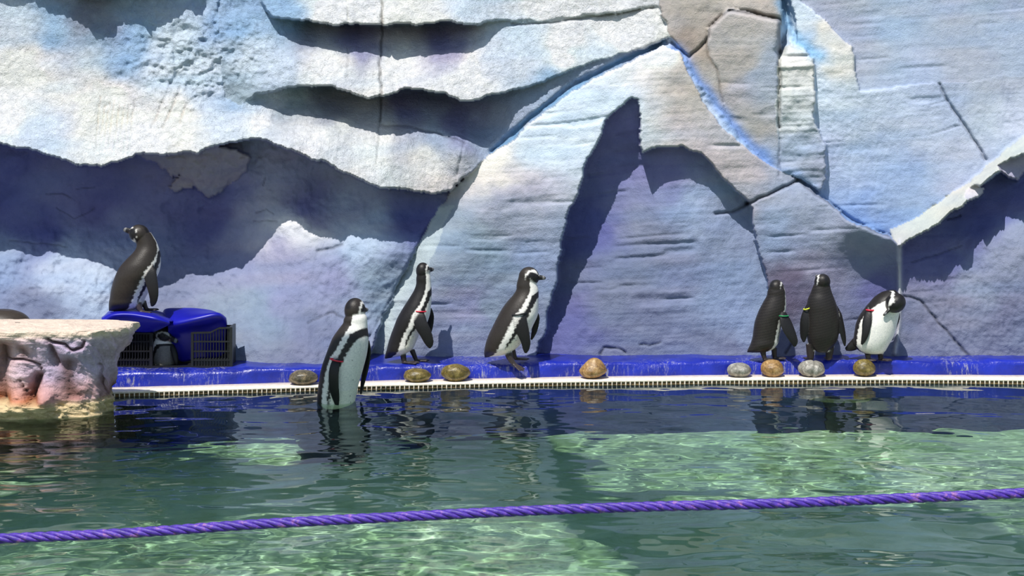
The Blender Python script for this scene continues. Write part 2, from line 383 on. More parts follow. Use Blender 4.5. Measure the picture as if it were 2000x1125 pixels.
layer('rock_chip', [(1882,372),(1905,360),(1925,366),(1912,382),(1890,392),(1880,386)], [(1885,372,8.36),(1920,368,8.40),(1890,390,8.30)], [(1900,375,(220,214,216))], rough=0.01)
layer('rock_chip', [(1948,318),(1975,306),(2010,296),(2004,330),(1985,356),(1966,346)], [(1950,320,8.42),(1995,300,8.44),(1985,352,8.36)], [(1980,330,(176,170,190))], rough=0.01)
D = np.zeros(PX.shape); RID = np.zeros(PX.shape, int); COLR = np.zeros(PX.shape + (3,))
XM = (PX - CX) / F * 8.4; ZM = -(PY - HY) / F * 8.4
for li, L in enumerate(LAY):
    m = np.ones(PX.shape, bool) if L['poly'] is None else inpoly(L['poly'], PX + (WXX-PX)*L['warp'], PY + (WYY-PY)*L['warp'])
    x, y = PX[m], PY[m]
    d = rbf(L['depth'], x, y)
    xm, zm = XM[m], ZM[m]
    d += L['rough'] * fbm(xm*9, zm*9, 5, 100+li, 0.6) * 1.6
    if L['lump']:
        # broken lumpy plaster: ridged noise
        n = 1 - np.abs(fbm(xm*6, zm*7, 5, 200+li, 0.62))*2.4
        k = np.clip(0.35 + 1.4*vnoise(x/190, y/130, 77), 0.1, 1.0)
        if L['mat'] == 'rough':
            k = np.maximum(k*0.8, np.exp(-(((x-400)/170)**2 + ((y-110)/110)**2)) * 2.2)
        d -= L['lump'] * n * k
        d -= 0.0045 * k * (1 - 2.2*np.abs(fbm(xm*34, zm*34, 3, 230+li, 0.6)))
        # trowel scratches down the face
        s = np.clip(vnoise(x/4.2 + y*0.03, y/90, 31) - 0.45, 0, 1) * np.clip(vnoise(x/120, y/100, 32)+0.25, 0, 1)
        d += 0.010 * s
    if L['strata']:
        # bedding cracks that run almost level
        tilt = 0.06*(x-1300) + 10*vnoise(x/260, y/200, 51)
        s1 = vnoise(x/95, (y+tilt)/7.5, 300+li)
        s2 = vnoise(x/160, (y+tilt)/17, 330+li)
        gate = np.clip(vnoise(x/130, y/60, 350+li)*2.6-0.1, 0.06, 1)*1.35
        d += L['strata'] * gate * (np.clip((s1-0.42)*3.2, 0, 1)*1.0 + 0.6*s2)
        d += L['strata'] * 0.20 * vnoise(x/60, (y+tilt)/4, 370+li)
    D[m] = d; RID[m] = li
    # paint
    pp = np.array([(a, b) for a, b, _ in L['paint']], float); pc = np.array([srgb(*c) for _, _, c in L['paint']])
    xx = x + 45*fbm(x/80, y/60, 3, 61); yy = y + 30*fbm(x/80, y/60, 3, 62)
    wsum = 0; cs = 0
    for i in range(len(pp)):
        w = 1.0 / (((xx-pp[i, 0])**2 + (yy-pp[i, 1])**2) / 900.0 + 0.6)**1.7
        wsum = wsum + w; cs = cs + w[:, None]*pc[i]
    c = cs / wsum[:, None]
    c = c*0.86 + 0.14*c.mean(1, keepdims=True)
    st = vnoise(x/110, (y+0.05*x)/22, 81)           # washes of blue and lilac that follow the bedding
    lv = vnoise(x/60, y/60, 82)
    c = c * (1 + 0.07*st[:, None]*np.array([-1, -0.3, 0.3])) * (1 + 0.02*lv[:, None]*np.array([0.6, -0.5, 0.8]))
    # the wall colour gets darker down towards the ledge
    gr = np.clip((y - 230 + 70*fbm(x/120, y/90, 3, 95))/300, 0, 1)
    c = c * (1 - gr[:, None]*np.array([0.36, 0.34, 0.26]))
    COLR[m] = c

# joints, cracks and seams cut into the rock: (line, half width px, depth m, tint)
CR = [([(1312,84),(1345,112),(1380,82),(1386,54),(1425,19)], 2.2, 0.035, 0.5), ([(1425,19),(1470,26),(1521,38)], 3.4, 0.05, 0.35), ([(1522,38),(1522,250)], 2.6, 0.05, 0.6), ([(1523,250),(1522,345)], 1.6, 0.02, 0.8),
      ([(1380,84),(1384,110),(1400,135),(1408,180),(1413,200)], 1.8, 0.014, 0.7),
      ([(1460,397),(1500,380),(1557,353)], 2.2, 0.04, 0.35), ([(1398,416),(1430,414),(1452,404),(1462,396)], 2.2, 0.03, 0.5),
      ([(1556,350),(1590,378),(1612,392),(1668,431),(1700,449),(1735,460)], 2.4, 0.03, 0.6),
      ([(1835,165),(1850,195),(1880,240),(1900,272),(1926,312)], 2.4, 0.03, 0.7), ([(1818,205),(1850,195)], 1.6, 0.012, 0.8),([(1820,262),(1875,245)], 1.5, 0.01, 0.8),
      ([(1764,578),(1796,586),(1830,627),(1860,660),(1892,694)], 1.8, 0.02, 0.5),
      ([(745,-20),(747,60),(742,130),(745,190),(742,238)], 1.8, 0.03, 0.5), ([(742,238),(735,320)], 1.3, 0.012, 0.7), ([(745,245),(800,248),(850,260),(907,278)], 1.8, 0.022, 0.6), ([(907,276),(896,330),(886,370)], 1.5, 0.012, 0.85),
      ([(677,-20),(680,40)], 1.6, 0.014, 0.8), ([(680,95),(678,150)], 1.6, 0.012, 0.8), ([(1000,48),(1080,44),(1160,32),(1220,24),(1275,14)], 2.0, 0.02, 0.6),
      ([(1300,82),(1240,108),(1180,136),(1110,172),(1060,212),(1000,262),(960,296)], 5.0, 0.055, 0.85),
      ([(1520,-20),(1535,20),(1541,50),(1530,78),(1524,102)], 6.5, 0.10, 0.6),
      ([(1172,692),(1180,680),(1200,680),(1212,682),(1222,690)], 1.6, 0.02, 0.5), ([(1250,672),(1270,676),(1290,668)], 1.4, 0.015, 0.6),
      ([(20,470),(60,474),(130,482)], 1.3, 0.010, 0.55), ([(90,380),(120,378),(140,386)], 1.3, 0.01, 0.55), ([(110,405),(145,428),(185,408)], 1.2, 0.008, 0.6), ([(150,370),(185,366)], 1.2, 0.008, 0.6),
      ([(515,362),(520,348)], 1.3, 0.01, 0.5), ([(495,432),(540,432)], 1.2, 0.01, 0.6), ([(500,415),(520,410),(535,418)], 1.2, 0.01, 0.6),
      ([(835,440),(790,530),(760,590),(722,660)], 2.0, 0.02, 0.75), ([(620,490),(650,486),(668,478)], 2.2, 0.02, 0.6), ([(600,630),(650,610),(670,622)], 1.5, 0.012, 0.6),
      ([(1780,512),(1830,498),(1880,480)], 1.2, 0.010, 0.6), ([(1850,430),(1875,420)], 1.5, 0.015, 0.4),([(1535,690),(1545,672)], 1.5, 0.02, 0.4)]
for sx_ in (188, 197, 206, 215, 226, 236, 246, 255):
    CR.append(([(sx_+8, 185+(sx_*7) % 23), (sx_+3, 235), (sx_-4, 285+(sx_*5) % 21)], 1.1, 0.007, 0.86))
for l_ in ([(332,162),(318,195),(296,250)], [(352,168),(338,205),(318,250)], [(385,186),(362,205),(352,240)]): CR.append((l_, 1.5, 0.012, 0.8))
for line, hw, dep, tint in CR:
    xs = [p[0] for p in line]; ys = [p[1] for p in line]
    m = (PX > min(xs)-25) & (PX < max(xs)+25) & (PY > min(ys)-25) & (PY < max(ys)+25)
    x = PX[m] + 2.5*fbm(PX[m]/14, PY[m]/14, 3, 91); y = PY[m] + 2.5*fbm(PX[m]/14, PY[m]/14, 3, 92)
    g = np.exp(-(pdist(line, x, y)/(hw*1.15))**2)
    D[m] += dep*g
    COLR[m] *= (1 - (1-tint)*g)[:, None]
# raised seam beside the right hand corner
for line, hw, dep in [([(1757,470),(1757,530),(1757,600),(1755,640),(1748,690)], 4.0, 0.03)]:
    g = np.exp(-(pdist(line, PX, PY)/hw)**2)
    D -= dep*g
    COLR = COLR*(1-g[..., None]) + srgb(196,196,200)*g[..., None]
# saturated blue wash painted along the two joints of the mountain
for line, hw, c, k in [([(1318,98),(1345,130),(1400,205),(1440,255),(1500,312)], 13, (112,150,214), 0.8), ([(1300,80),(1180,138),(1060,214),(960,298)], 6, (120,180,226), 0.7),
                       ([(1524,10),(1540,50),(1560,90),(1600,110)], 12, (140,190,226), 0.7), ([(1500,330),(1560,346),(1620,400),(1720,450)], 12, (130,165,215), 0.5)]:
    g = np.exp(-(pdist(line, WXX, WYY)/hw)**2) * k
    g *= (RID != 11)
    COLR = COLR*(1-g[..., None]) + srgb(*c)*g[..., None]
g = inpoly([(862,404),(890,398),(868,440),(846,500),(800,590),(765,655),(738,700),(716,700),(738,640),(800,510),(838,440)], WXX, WYY)*0.55
COLR = COLR*(1-g[..., None]) + srgb(196,208,208)*g[..., None]
# soften the steps between layers a little
for _ in range(1):
    Dp = np.pad(D, 1, mode='edge')
    D = (Dp[1:-1, 1:-1]*4 + Dp[:-2, 1:-1] + Dp[2:, 1:-1] + Dp[1:-1, :-2] + Dp[1:-1, 2:]) / 8.0
VX = (PX - CX)/F*D; VZ = CH - (PY - HY)/F*D
VERT = np.stack([VX, D, VZ], -1).reshape(-1, 3)
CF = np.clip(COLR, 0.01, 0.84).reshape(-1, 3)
ny, nx = PX.shape
I = np.arange(ny*nx).reshape(ny, nx)
Q = np.stack([I[:-1, :-1], I[1:, :-1], I[1:, 1:], I[:-1, 1:]], -1).reshape(-1, 4)
QR = RID[:-1, :-1].reshape(-1)
wall = None
for li, L in enumerate(LAY):
    q = Q[QR == li]
    if len(q) == 0: continue
    u, inv = np.unique(q, return_inverse=True)
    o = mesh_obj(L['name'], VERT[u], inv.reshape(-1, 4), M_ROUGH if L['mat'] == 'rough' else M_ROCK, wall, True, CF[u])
    if li == 0:
        wall = o
        tag(o, 'tall painted artificial ice cliff, blue and white, behind the penguins', kind='structure')

# ------------------------------------------------------------------ pool edge: an arc
_e = [(-400,7.36),(0,7.52),(210,7.63),(500,7.73),(800,7.87),(1200,7.985),(1600,8.02),(2000,7.99),(2400,7.9)]
_px = np.array([(p-CX)/F*d for p, d in _e]); _pd = np.array([d for _, d in _e])
_pc = np.polyfit(_px, _pd, 3)
def edge(x): return float(np.polyval(_pc, x))
def edge_n(x):
    s = float(np.polyval(np.polyder(_pc), x)); n = Vector((-s, 1, 0)).normalized(); return n   # away from the water
def sweep(profile, x0, x1, n, jitter=None):
    """profile = list of (offset away from the water, z); swept along the pool edge"""
    b = BM(); rings = []
    for i in range(n+1):
        x = x0 + (x1-x0)*i/n
        c = Vector((x, edge(x), 0)); nn = edge_n(x)
        rings.append([c + nn*o + Vector((0, 0, z)) + (jitter(x, k, o, z) if jitter else Vector()) for k, (o, z) in enumerate(profile)])
    b.loft(rings, True)
    return b

# blue painted ledge
def ledge_mat():
    m, nt, b = new_mat('blue_gloss_paint')
    co = objco(nt); cs = objco(nt, 1, 1, 0.22)
    n = nz(nt, 6, 4, 0.6, co)
    c = ramp(nt, n.outputs[0], [(0.3, tuple(srgb(16, 28, 122))), (0.7, tuple(srgb(30, 46, 172)))])
    s = nz(nt, 60, 5, 0.75, cs, 0.3)
    g = nz(nt, 3.5, 3, 0.5, co)
    mul = nt.nodes.new('ShaderNodeMath'); mul.operation = 'MULTIPLY'
    nt.links.new(ramp(nt, s.outputs[0], [(0.52, (0, 0, 0)), (0.62, (1, 1, 1))]), mul.inputs[0])
    nt.links.new(ramp(nt, g.outputs[0], [(0.45, (0, 0, 0)), (0.62, (1, 1, 1))]), mul.inputs[1])
    c = mixc(nt, c, tuple(srgb(150, 150, 165)), mul.outputs[0])
    nt.links.new(c, b.inputs['Base Color'])
    b.inputs['Roughness'].default_value = 0.32
    h = nz(nt, 22, 4, 0.6, co)
    bump(nt, b, h.outputs[0], 0.5, 0.012)
    return m
M_LEDGE = ledge_mat()
def jl(x, k, o, z):
    a = 0.0045*math.sin(x*7.3+k) + 0.003*math.sin(x*19.1+k*2) + 0.002*math.sin(x*41+k)
    return Vector((0, -a if k in (2, 3, 4, 5) else 0, a*0.8 if 3 <= k <= 7 else 0))
lb = sweep([(0.70, -0.02), (0.125, -0.02), (0.125, 0.03), (0.126, 0.088), (0.134, 0.100), (0.15, 0.106), (0.22, 0.107), (0.70, 0.109)], -4.6, 4.6, 260, jl)
ledge = tag(lb.obj('blue_ledge', M_LEDGE), 'blue painted scuffed kerb ledge running along the foot of the cliff', kind='structure')
ledge.name = 'trim_1'

# cream overflow coping
def coping_mat(name, a, b_, rough=0.6):
    m, nt, b = new_mat(name)
    co = objco(nt)
    n = nz(nt, 40, 5, 0.7, co)
    nt.links.new(ramp(nt, n.outputs[0], [(0.35, tuple(srgb(*a))), (0.62, tuple(srgb(*b_)))]), b.inputs['Base Color'])
    b.inputs['Roughness'].default_value = rough
    bump(nt, b, n.outputs[0], 0.2, 0.003)
    return m
M_COPE = coping_mat('cream_coping', (226, 208, 188), (246, 234, 218))
M_GRIME = coping_mat('brown_slime', (74, 56, 32), (128, 102, 58), 0.35)
cp = sweep([(0.14, -0.02), (0.012, -0.02), (0.012, 0.014), (0.0, 0.015), (0.0, 0.024), (0.004, 0.027), (0.14, 0.028)], -4.6, 4.6, 200)
coping = tag(cp.obj('trim_2', M_COPE), 'cream coping strip between the blue ledge and the water', kind='structure')
gp = sweep([(0.013, -0.03), (0.006, -0.03), (0.006, 0.0152), (0.013, 0.0152)], -4.6, 4.6, 200)
gp.obj('slime_channel', M_GRIME, coping)
tb = BM()
x = -3.2
random.seed(4)
while x < 3.3:
    w = 0.0026 + random.uniform(-0.0006, 0.001)
    c = Vector((x, edge(x), 0)); n = edge_n(x); t = Vector((n.y, -n.x, 0))
    vs = []
    for o in (-0.0015, 0.012):
        for s in (-w, w):
            for z in (-0.004, 0.0165): vs.append(c + n*o + t*s + Vector((0, 0, z)))
    tb.add(vs, [(0,1,3,2),(4,6,7,5),(0,4,5,1),(2,3,7,6),(0,2,6,4),(1,5,7,3)])
    x += 0.0262
tag(tb.obj('grating_teeth', M_COPE, coping, False), kind='stuff')

# ------------------------------------------------------------------ pool basin and water
PD = -1.19
def basin_mat(name, c0, c1, c2):
    m, nt, b = new_mat(name)
    co = objco(nt)
    n = nz(nt, 1.3, 5, 0.6, co, 0.5)
    n2 = nz(nt, 5.5, 6, 0.7, co, 1.2)
    c = ramp(nt, n.outputs[0], [(0.32, c0), (0.52, c1), (0.68, c2)])
    k = ramp(nt, n2.outputs[0], [(0.42, (0.72, 0.8, 0.55)), (0.56, (1, 1, 1))])
    nt.links.new(mixc(nt, c, k, 0.6, 'MULTIPLY'), b.inputs['Base Color'])
    b.inputs['Roughness'].default_value = 0.8
    return m
M_FLOOR = basin_mat('pool_floor_paint', tuple(srgb(134, 168, 134)), tuple(srgb(162, 194, 162)), tuple(srgb(200, 222, 196)))
M_PWALL = basin_mat('pool_wall_paint', tuple(srgb(34, 48, 92)), tuple(srgb(40, 58, 104)), tuple(srgb(48, 66, 100)))
n = 60
vs, fs = [], []
for i in range(n+1):
    x = -6 + 12*i/n
    vs += [(x, edge(max(-4.6, min(4.6, x))) + 0.01, 0.012), (x, edge(max(-4.6, min(4.6, x))) + 0.01, PD)]
fs = [(2*i, 2*i+2, 2*i+3, 2*i+1) for i in range(n)]
pw = mesh_obj('wall_pool', vs, fs, M_PWALL, None, False)
tag(pw, 'dark blue underwater wall of the pool below the coping', kind='structure')
fl = mesh_obj('floor', [(-6, 0.9, PD), (6, 0.9, PD), (6, 8.8, PD), (-6, 8.8, PD)], [(0, 1, 2, 3)], M_FLOOR, None, False)
tag(fl, 'pale green floor of the pool seen through the water', kind='structure')
# near and side walls of the basin, a step out of the frame
for nm_, bx_ in (('wall_near', (-6.2, 6.2, 0.74, 0.895)), ('wall_left', (-6.16, -6.01, 0.9, 7.0)), ('wall_right', (6.01, 6.16, 0.9, 8.0))):
    sb = BM(); sb.box(*bx_, PD, 0.05)
    tag(sb.obj(nm_, M_PWALL, None, False), 'dark blue side of the pool basin', kind='structure')

def water_mesh():
    xs = axis(-6.0, 6.0, -2.75, 2.75, 0.014, 0.05)
    ds = []
    d = 0.9
    while d < 8.04:
        ds.append(d); d += 0.014 if d > 3.4 else 0.05
    ds = np.array(ds)
    X, Y = np.meshgrid(xs, ds)
    rng = np.random.RandomState(5)
    Z = np.zeros(X.shape)
    for i in range(70):
        lam = 0.06 * (13.0 ** rng.rand())                # 5 cm .. 60 cm
        ang = rng.normal(math.pi/2, 0.5)
        k = 2*math.pi/lam
        slope = 0.0105 * (lam/0.2)**0.05
        ph = k*(X*math.cos(ang) + Y*math.sin(ang)) + rng.rand()*6.28
        Z += slope/k*np.sin(ph + 0.6*np.sin(0.7*ph*0.31 + X*1.7))
    calm = 0.45 + 0.55*np.clip((8.0 - Y)/2.2, 0, 1)
    calm *= 0.8 + 0.35*vnoise(X*0.8+3, Y*0.8, 9)
    Z *= calm
    # rings spreading from the wading penguin
    r = np.hypot(X-(-0.94), Y-7.56)
    Z += 0.0012*np.sin(r*48)*np.exp(-r*1.5)
    # clip to the pool edge: rows beyond the coping are pulled back onto it
    E = np.polyval(_pc, np.clip(X, -4.6, 4.6)) + 0.008
    Y2 = 0.9 + (Y-0.9)*(E-0.9)/(Y.max()-0.9)
    V = np.stack([X, Y2, Z], -1).reshape(-1, 3)
    ny, nx = X.shape
    I = np.arange(ny*nx).reshape(ny, nx)
    Qw = np.stack([I[:-1, :-1], I[:-1, 1:], I[1:, 1:], I[1:, :-1]], -1).reshape(-1, 4)
    return V, Qw
def water_mat():
    m, nt, b = new_mat('pool_water')
    nt.nodes.remove(b)
    out = nt.nodes['Material Output']
    g = nt.nodes.new('ShaderNodeBsdfGlass')
    g.inputs['IOR'].default_value = 1.33; g.inputs['Roughness'].default_value = 0.0
    g.inputs['Color'].default_value = (0.90, 0.958, 0.932, 1)
    nt.links.new(g.outputs[0], out.inputs['Surface'])
    return m
wv, wf = water_mesh()
water = mesh_obj('water', wv, wf, water_mat())
tag(water, 'rippled clear green pool water reflecting the cliff and penguins', 'water', kind='stuff')
water.cycles.is_caustics_caster = True
for o in (fl, pw): o.cycles.is_caustics_receiver = True

# ------------------------------------------------------------------ unseen canopy added above the frame, its outline shaped to shade the pool floor
def floor_pt(px, py):
    d = Vector(((px-CX)/F, 1.0, -(py-HY)/F)).normalized()
    p = Vector((0, 0, CH)) + d * (-CH/d.z)
    h = Vector((d.x, d.y, 0)) / 1.33
    dz = -math.sqrt(1 - h.length_squared)
    return p + Vector((h.x, h.y, dz)) * (PD/dz)
def canopy_pt(px, py, H=4.6):
    p = floor_pt(px, py)
    h = Vector((SUN.x, SUN.y, 0)) / 1.33
    s = Vector((h.x, h.y, math.sqrt(1-h.length_squared)))
    p = p + s * (-PD/s.z)
    return p + SUN * (H/SUN.z)
CAN = [(-500,975),(0,955),(160,928),(300,895),(400,885),(430,903),(560,900),(650,886),(720,840),(1000,846),(1075,862),(1110,880),(1185,905),(1130,938),(1150,955),(1350,964),(1550,970),(1700,976),(1880,990),(1985,1035),(2060,1100),(2100,1300),
       (1400,1300),(1235,1110),(1130,1050),(1095,1012),(900,1000),(600,1000),(300,1022),(0,1060),(-500,1080)]  # outline of the wanted floor shadow, projected up to the added canopy
def canopy():
    pts = []
    for (a, b) in zip(CAN, CAN[1:]+CAN[:1]):
        for k in range(4):
            t = k/4; px, py = a[0]*(1-t)+b[0]*t, a[1]*(1-t)+b[1]*t
            p = canopy_pt(px, py)
            pts.append(Vector((p.x + 0.025*math.sin(px*0.05), p.y, p.z)))
    bm = bmesh.new()
    f = bm.faces.new([bm.verts.new(p) for p in pts])
    r = bmesh.ops.extrude_face_region(bm, geom=[f])
    for v in r['geom']:
        if isinstance(v, bmesh.types.BMVert): v.co.z += 0.03
    bmesh.ops.recalc_face_normals(bm, faces=bm.faces)
    bmesh.ops.triangulate(bm, faces=[f for f in bm.faces if len(f.verts) > 4])
    me = bpy.data.meshes.new('added_canopy'); bm.to_mesh(me); bm.free()
    o = bpy.data.objects.new('added_canopy', me); COL.objects.link(o)
    me.materials.append(simple('added_canopy_fabric', (0.35, 0.38, 0.42), 0.8))
    tag(o, 'unseen grey fabric canopy added high over the pool to shade its floor', kind='structure')
canopy()


# ------------------------------------------------------------------ penguins
def peng_mat():
    m, nt, b = new_mat('feathers')
    co = objco(nt)
    n = nz(nt, 120, 4, 0.7, co)
    c = mixc(nt, attr(nt), ramp(nt, n.outputs[0], [(0.3, (0.72, 0.72, 0.72)), (0.65, (1.1, 1.08, 1.05))]), 0.8, 'MULTIPLY')
    nt.links.new(c, b.inputs['Base Color'])
    b.inputs['Roughness'].default_value = 0.42
    b.inputs['Specular IOR Level'].default_value = 0.32
    b.inputs['Sheen Weight'].default_value = 0.03
    b.inputs['Sheen Roughness'].default_value = 0.4
    n2 = nz(nt, 260, 3, 0.6, objco(nt, 1, 1, 0.35))
    bump(nt, b, n2.outputs[0], 0.35, 0.003)
    return m
M_FEATH = peng_mat()
M_EYE = simple('eye_gloss', (0.01, 0.008, 0.008), 0.1)
K_BLACK = np.array([0.011, 0.010, 0.011]); K_BROWN = np.array([0.036, 0.029, 0.024]); K_WHITE = np.array([0.86, 0.84, 0.80])
K_BELLY = np.array([0.84, 0.82, 0.78]); K_GREY = np.array([0.10, 0.10, 0.105]); K_PINK = np.array([0.55, 0.30, 0.27]); K_FOOT = np.array([0.035, 0.027, 0.027])

def crs(vals, t):
    """Catmull-Rom through rows of vals at float index t"""
    n = len(vals); i = int(min(max(math.floor(t), 0), n-2)); u = t - i
    p0 = vals[max(i-1, 0)]; p1 = vals[i]; p2 = vals[i+1]; p3 = vals[min(i+2, n-1)]
    return 0.5*((2*p1) + (-p0+p2)*u + (2*p0-5*p1+4*p2-p3)*u*u + (-p0+3*p1-3*p2+p3)*u**3)

def body_color(phi, t, q, o):
    """phi 0 = belly, pi = back; t 0 = top of the neck .. 1 = tail"""
    d = math.degrees(phi) + 1.6*math.sin(q[2]*190+q[0]*90) + 1.3*math.sin(q[2]*420 + 1.3 + 2*math.sin(q[2]*97)) + 1.2*math.sin(q[0]*500+q[1]*300)
    w_out = np.interp(t, [0, 0.12, 0.22, 0.32, 0.40, 0.46, 0.8, 1], o.get('w_out', [66, 68, 74, 80, 86, 99, 99, 88]))
    b_out = np.interp(t, [0, 0.20, 0.26, 0.34, 0.42, 0.5, 0.75, 0.86], o.get('b_out', [0, 0, 56, 62, 70, 80, 80, 66]))
    b_in = np.interp(t, [0, 0.29, 0.32, 0.42, 0.6, 0.8, 0.9, 1], [0, 0, 30, 50, 66, 72, 74, 60])
    base = K_BROWN*o.get('brown', 0.6) + K_BLACK*(1-o.get('brown', 0.6))
    if o.get('grizzle') : base = base*(1 + 0.5*math.sin(q[2]*400+q[0]*230)*math.sin(q[0]*340))
    if t > 0.975: return K_BLACK
    ss = lambda a, w_=2.2: min(max((d-a)/w_+0.5, 0), 1)
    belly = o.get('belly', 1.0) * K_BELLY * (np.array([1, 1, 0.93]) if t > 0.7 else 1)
    if math.sin(q[0]*210+o.get('seed', 0))*math.sin(q[2]*173+q[0]*57) > 0.988: belly = K_GREY
    if t < 0.205: c = K_WHITE
    else:
        kk = min((t-0.205)/0.02, 1)
        inner = belly if b_in > 0.5 else K_BLACK*1.4
        c = inner*(1-ss(b_in)) + K_BLACK*1.4*ss(b_in)
        if b_in > 1 and t < 0.31: c = c*((t-0.29)/0.02) + K_BLACK*1.4*(1-(t-0.29)/0.02)
        c = c*(1-ss(b_out)) + K_WHITE*ss(b_out)
        c = c*kk + K_WHITE*(1-kk)
    return c*(1-ss(w_out)) + base*ss(w_out)

def head_color(l, o):
    """l: local coordinates in head radii, x to the bill, y side, z up"""
    x, y, z = l
    r = math.hypot(x - 0.42, z + 0.10)
    j = 0.03*math.sin(9*x+13*z)
    if abs(y) < 0.30 and z > 0.2: return K_BLACK*1.2
    if x > 0.55 and r < 0.5: return K_BLACK if z < 0.05 else K_BLACK*1.3
    if 'ring_side' in o and y*o['ring_side'] < 0: return K_BLACK*1.3
    if r < 0.62 + j: return K_BLACK
    if r < o.get('ring', 0.84) + j and (z > -0.9): return K_WHITE*o.get('white', 1.0)
    if z < -0.35 and x > 0.0: return K_WHITE
    if z < -0.5 and x > -0.25: return K_WHITE
    return K_BROWN*o.get('brown', 0.6) + K_BLACK*(1-o.get('brown', 0.6))

def penguin(label, dist, rings, theta_f, head, flippers, legs, band=None, o=None, kd=0.92, extra=None, nm='penguin'):
    """rings: (leftx, lefty, rightx, righty) photo pixels at distance dist; theta_f: way the breast faces in degrees
    (0 = image right, 90 = away, -90 = towards the viewer)."""
    o = o or {}
    S = dist / F
    w = lambda px, py, dd=0.0: W(px, py, dist) + Vector((0, dd*S, 0))     # depth offset given in pixels too
    V, Fc, Cc = [], [], []
    def addloft(rs, cols, cap=True):
        n = len(rs[0]); m = len(rs); b0 = len(V)
        for r, c in zip(rs, cols):
            V.extend(r); Cc.extend(c)
        for i in range(m-1):
            for k in range(n):
                Fc.append((b0+i*n+k, b0+i*n+(k+1) % n, b0+(i+1)*n+(k+1) % n, b0+(i+1)*n+k))
        if cap:
            for i, rv in ((0, True), (m-1, False)):
                V.append(sum((Vector(v) for v in rs[i]), Vector())/n); Cc.append(cols[i][0]); c0 = len(V)-1
                for k in range(n):
                    a, b = b0+i*n+k, b0+i*n+(k+1) % n
                    Fc.append((c0, b, a) if rv else (c0, a, b))
    # body
    arr = np.array([r[:4] for r in rings], float)
    kds = np.array([[r[4] if len(r) > 4 else kd] for r in rings], float)
    offs = np.array([[r[5] if len(r) > 5 else 0.0] for r in rings], float)
    m = 150; n = 112
    rs, cs = [], []
    tf = math.radians(theta_f)
    for i in range(m):
        u = i/(m-1); t = u*(len(rings)-1)
        lx, ly, rx, ry = crs(arr, t); kk = crs(kds, t)[0]; of = crs(offs, t)[0]
        cx, cy, ax, ay = (lx+rx)/2, (ly+ry)/2, (rx-lx)/2, (ry-ly)/2
        hw = math.hypot(ax, ay)
        ring, col = [], []
        for k in range(n):
            th = 2*math.pi*k/n
            q = w(cx + ax*math.cos(th), cy + ay*math.cos(th), of + hw*kk*math.sin(th))
            phi = abs((th - tf + math.pi) % (2*math.pi) - math.pi)
            ring.append(q); col.append(body_color(phi, u, q, o))
        rs.append(ring); cs.append(col)
    addloft(rs, cs)
    # head: centre px, radii (along bill, side, up) px, bill direction
    hx, hy, hd, ra, rb, rc, bd, bl = head
    bdir = Vector((bd[0], bd[1], bd[2])).normalized()
    side = Vector((0, 0, 1)).cross(bdir)
    if 'up' in o: side = Vector(o['up']).cross(bdir)
    side.normalize(); upv = bdir.cross(side).normalized()
    hc = w(hx, hy, hd)
    rs, cs = [], []
    for i in range(30):
        a = math.pi*(i+0.5)/30
        ring, col = [], []
        for k in range(36):
            b = 2*math.pi*k/36
            l = Vector((math.cos(a), math.sin(a)*math.cos(b), math.sin(a)*math.sin(b)))
            ring.append(hc + bdir*l.x*ra*S + side*l.y*rb*S + upv*l.z*rc*S); col.append(head_color(l, o))
        rs.append(ring); cs.append(col)
    addloft(rs, cs)
    # bill: deep at the base, hooked at the tip, a pale band near the end
    rs, cs = [], []
    for i in range(14):
        u = i/13
        c = hc + bdir*(ra*0.72 + bl*u)*S + upv*(-1.2 - 1.6*u*u)*S
        hh = (7.0 - 2.6*u) * (1 if u < 0.8 else max(0.25, 1-((u-0.8)/0.2)**2*0.75)) * o.get('bill_k', 0.85); ww = hh*0.62
        ring, col = [], []
        for k in range(16):
            b = 2*math.pi*k/16
            ring.append(c + side*math.cos(b)*ww*S + upv*math.sin(b)*hh*S)
            col.append(K_PINK*0.8 if u < 0.25 and math.sin(b) < -0.3 else (K_GREY*1.9 if 0.68 < u < 0.85 else K_BLACK*1.3))
        rs.append(ring); cs.append(col)
    addloft(rs, cs)
    # flippers: (x, y, halfwidth, depth) px
    for fl_ in flippers:
        a = np.array(fl_['p'], float)
        th_ = fl_.get('thick', 2.6)
        nrm = Vector(fl_.get('n', (0.0, -1.0, 0.0))).normalized()
        rs, cs = [], []
        for i in range(36):
            u = i/35; x_, y_, h_, d_ = crs(a, u*(len(a)-1))
            x2, y2, _, d2 = crs(a, min(u+0.03, 1)*(len(a)-1)); x1, y1, _, d1 = crs(a, max(u-0.03, 0)*(len(a)-1))
            tg = (w(x2, y2, d2) - w(x1, y1, d1)).normalized()
            ac = nrm.cross(tg).normalized(); nn = tg.cross(ac).normalized()
            h_ = max(h_, 0.8)
            ring, col = [], []
            for k in range(28):
                b = 2*math.pi*k/28
                tk = th_*(1.25-0.5*u)
                ring.append(w(x_, y_, d_) + ac*math.cos(b)*h_*S + nn*math.sin(b)*min(tk, h_*0.8)*S)
                col.append(K_BLACK*(1.0 if abs(math.cos(b)) < 0.97 else 2.0))
            rs.append(ring); cs.append(col)
        addloft(rs, cs)
    # legs and webbed feet: (ankle path px...), toe end direction
    for lg in legs:
        p = lg['p']; dd = lg.get('d', 0)
        r0 = lg.get('r', 5.0)
        pts = [w(x_, y_, dd) for x_, y_ in p]
        rs, cs = [], []
        for i in range(10):
            u = i/9; q = crs(np.array([[*v] for v in pts]), u*(len(pts)-1)); q = Vector(q)
            rr = (r0*(1.35-0.5*u))*S
            rs.append([q + Vector((math.cos(2*math.pi*k/14)*rr, math.sin(2*math.pi*k/14)*rr, 0)) for k in range(14)])
            cs.append([K_FOOT*lg.get('tone', 1.0)]*14)
        addloft(rs, cs)
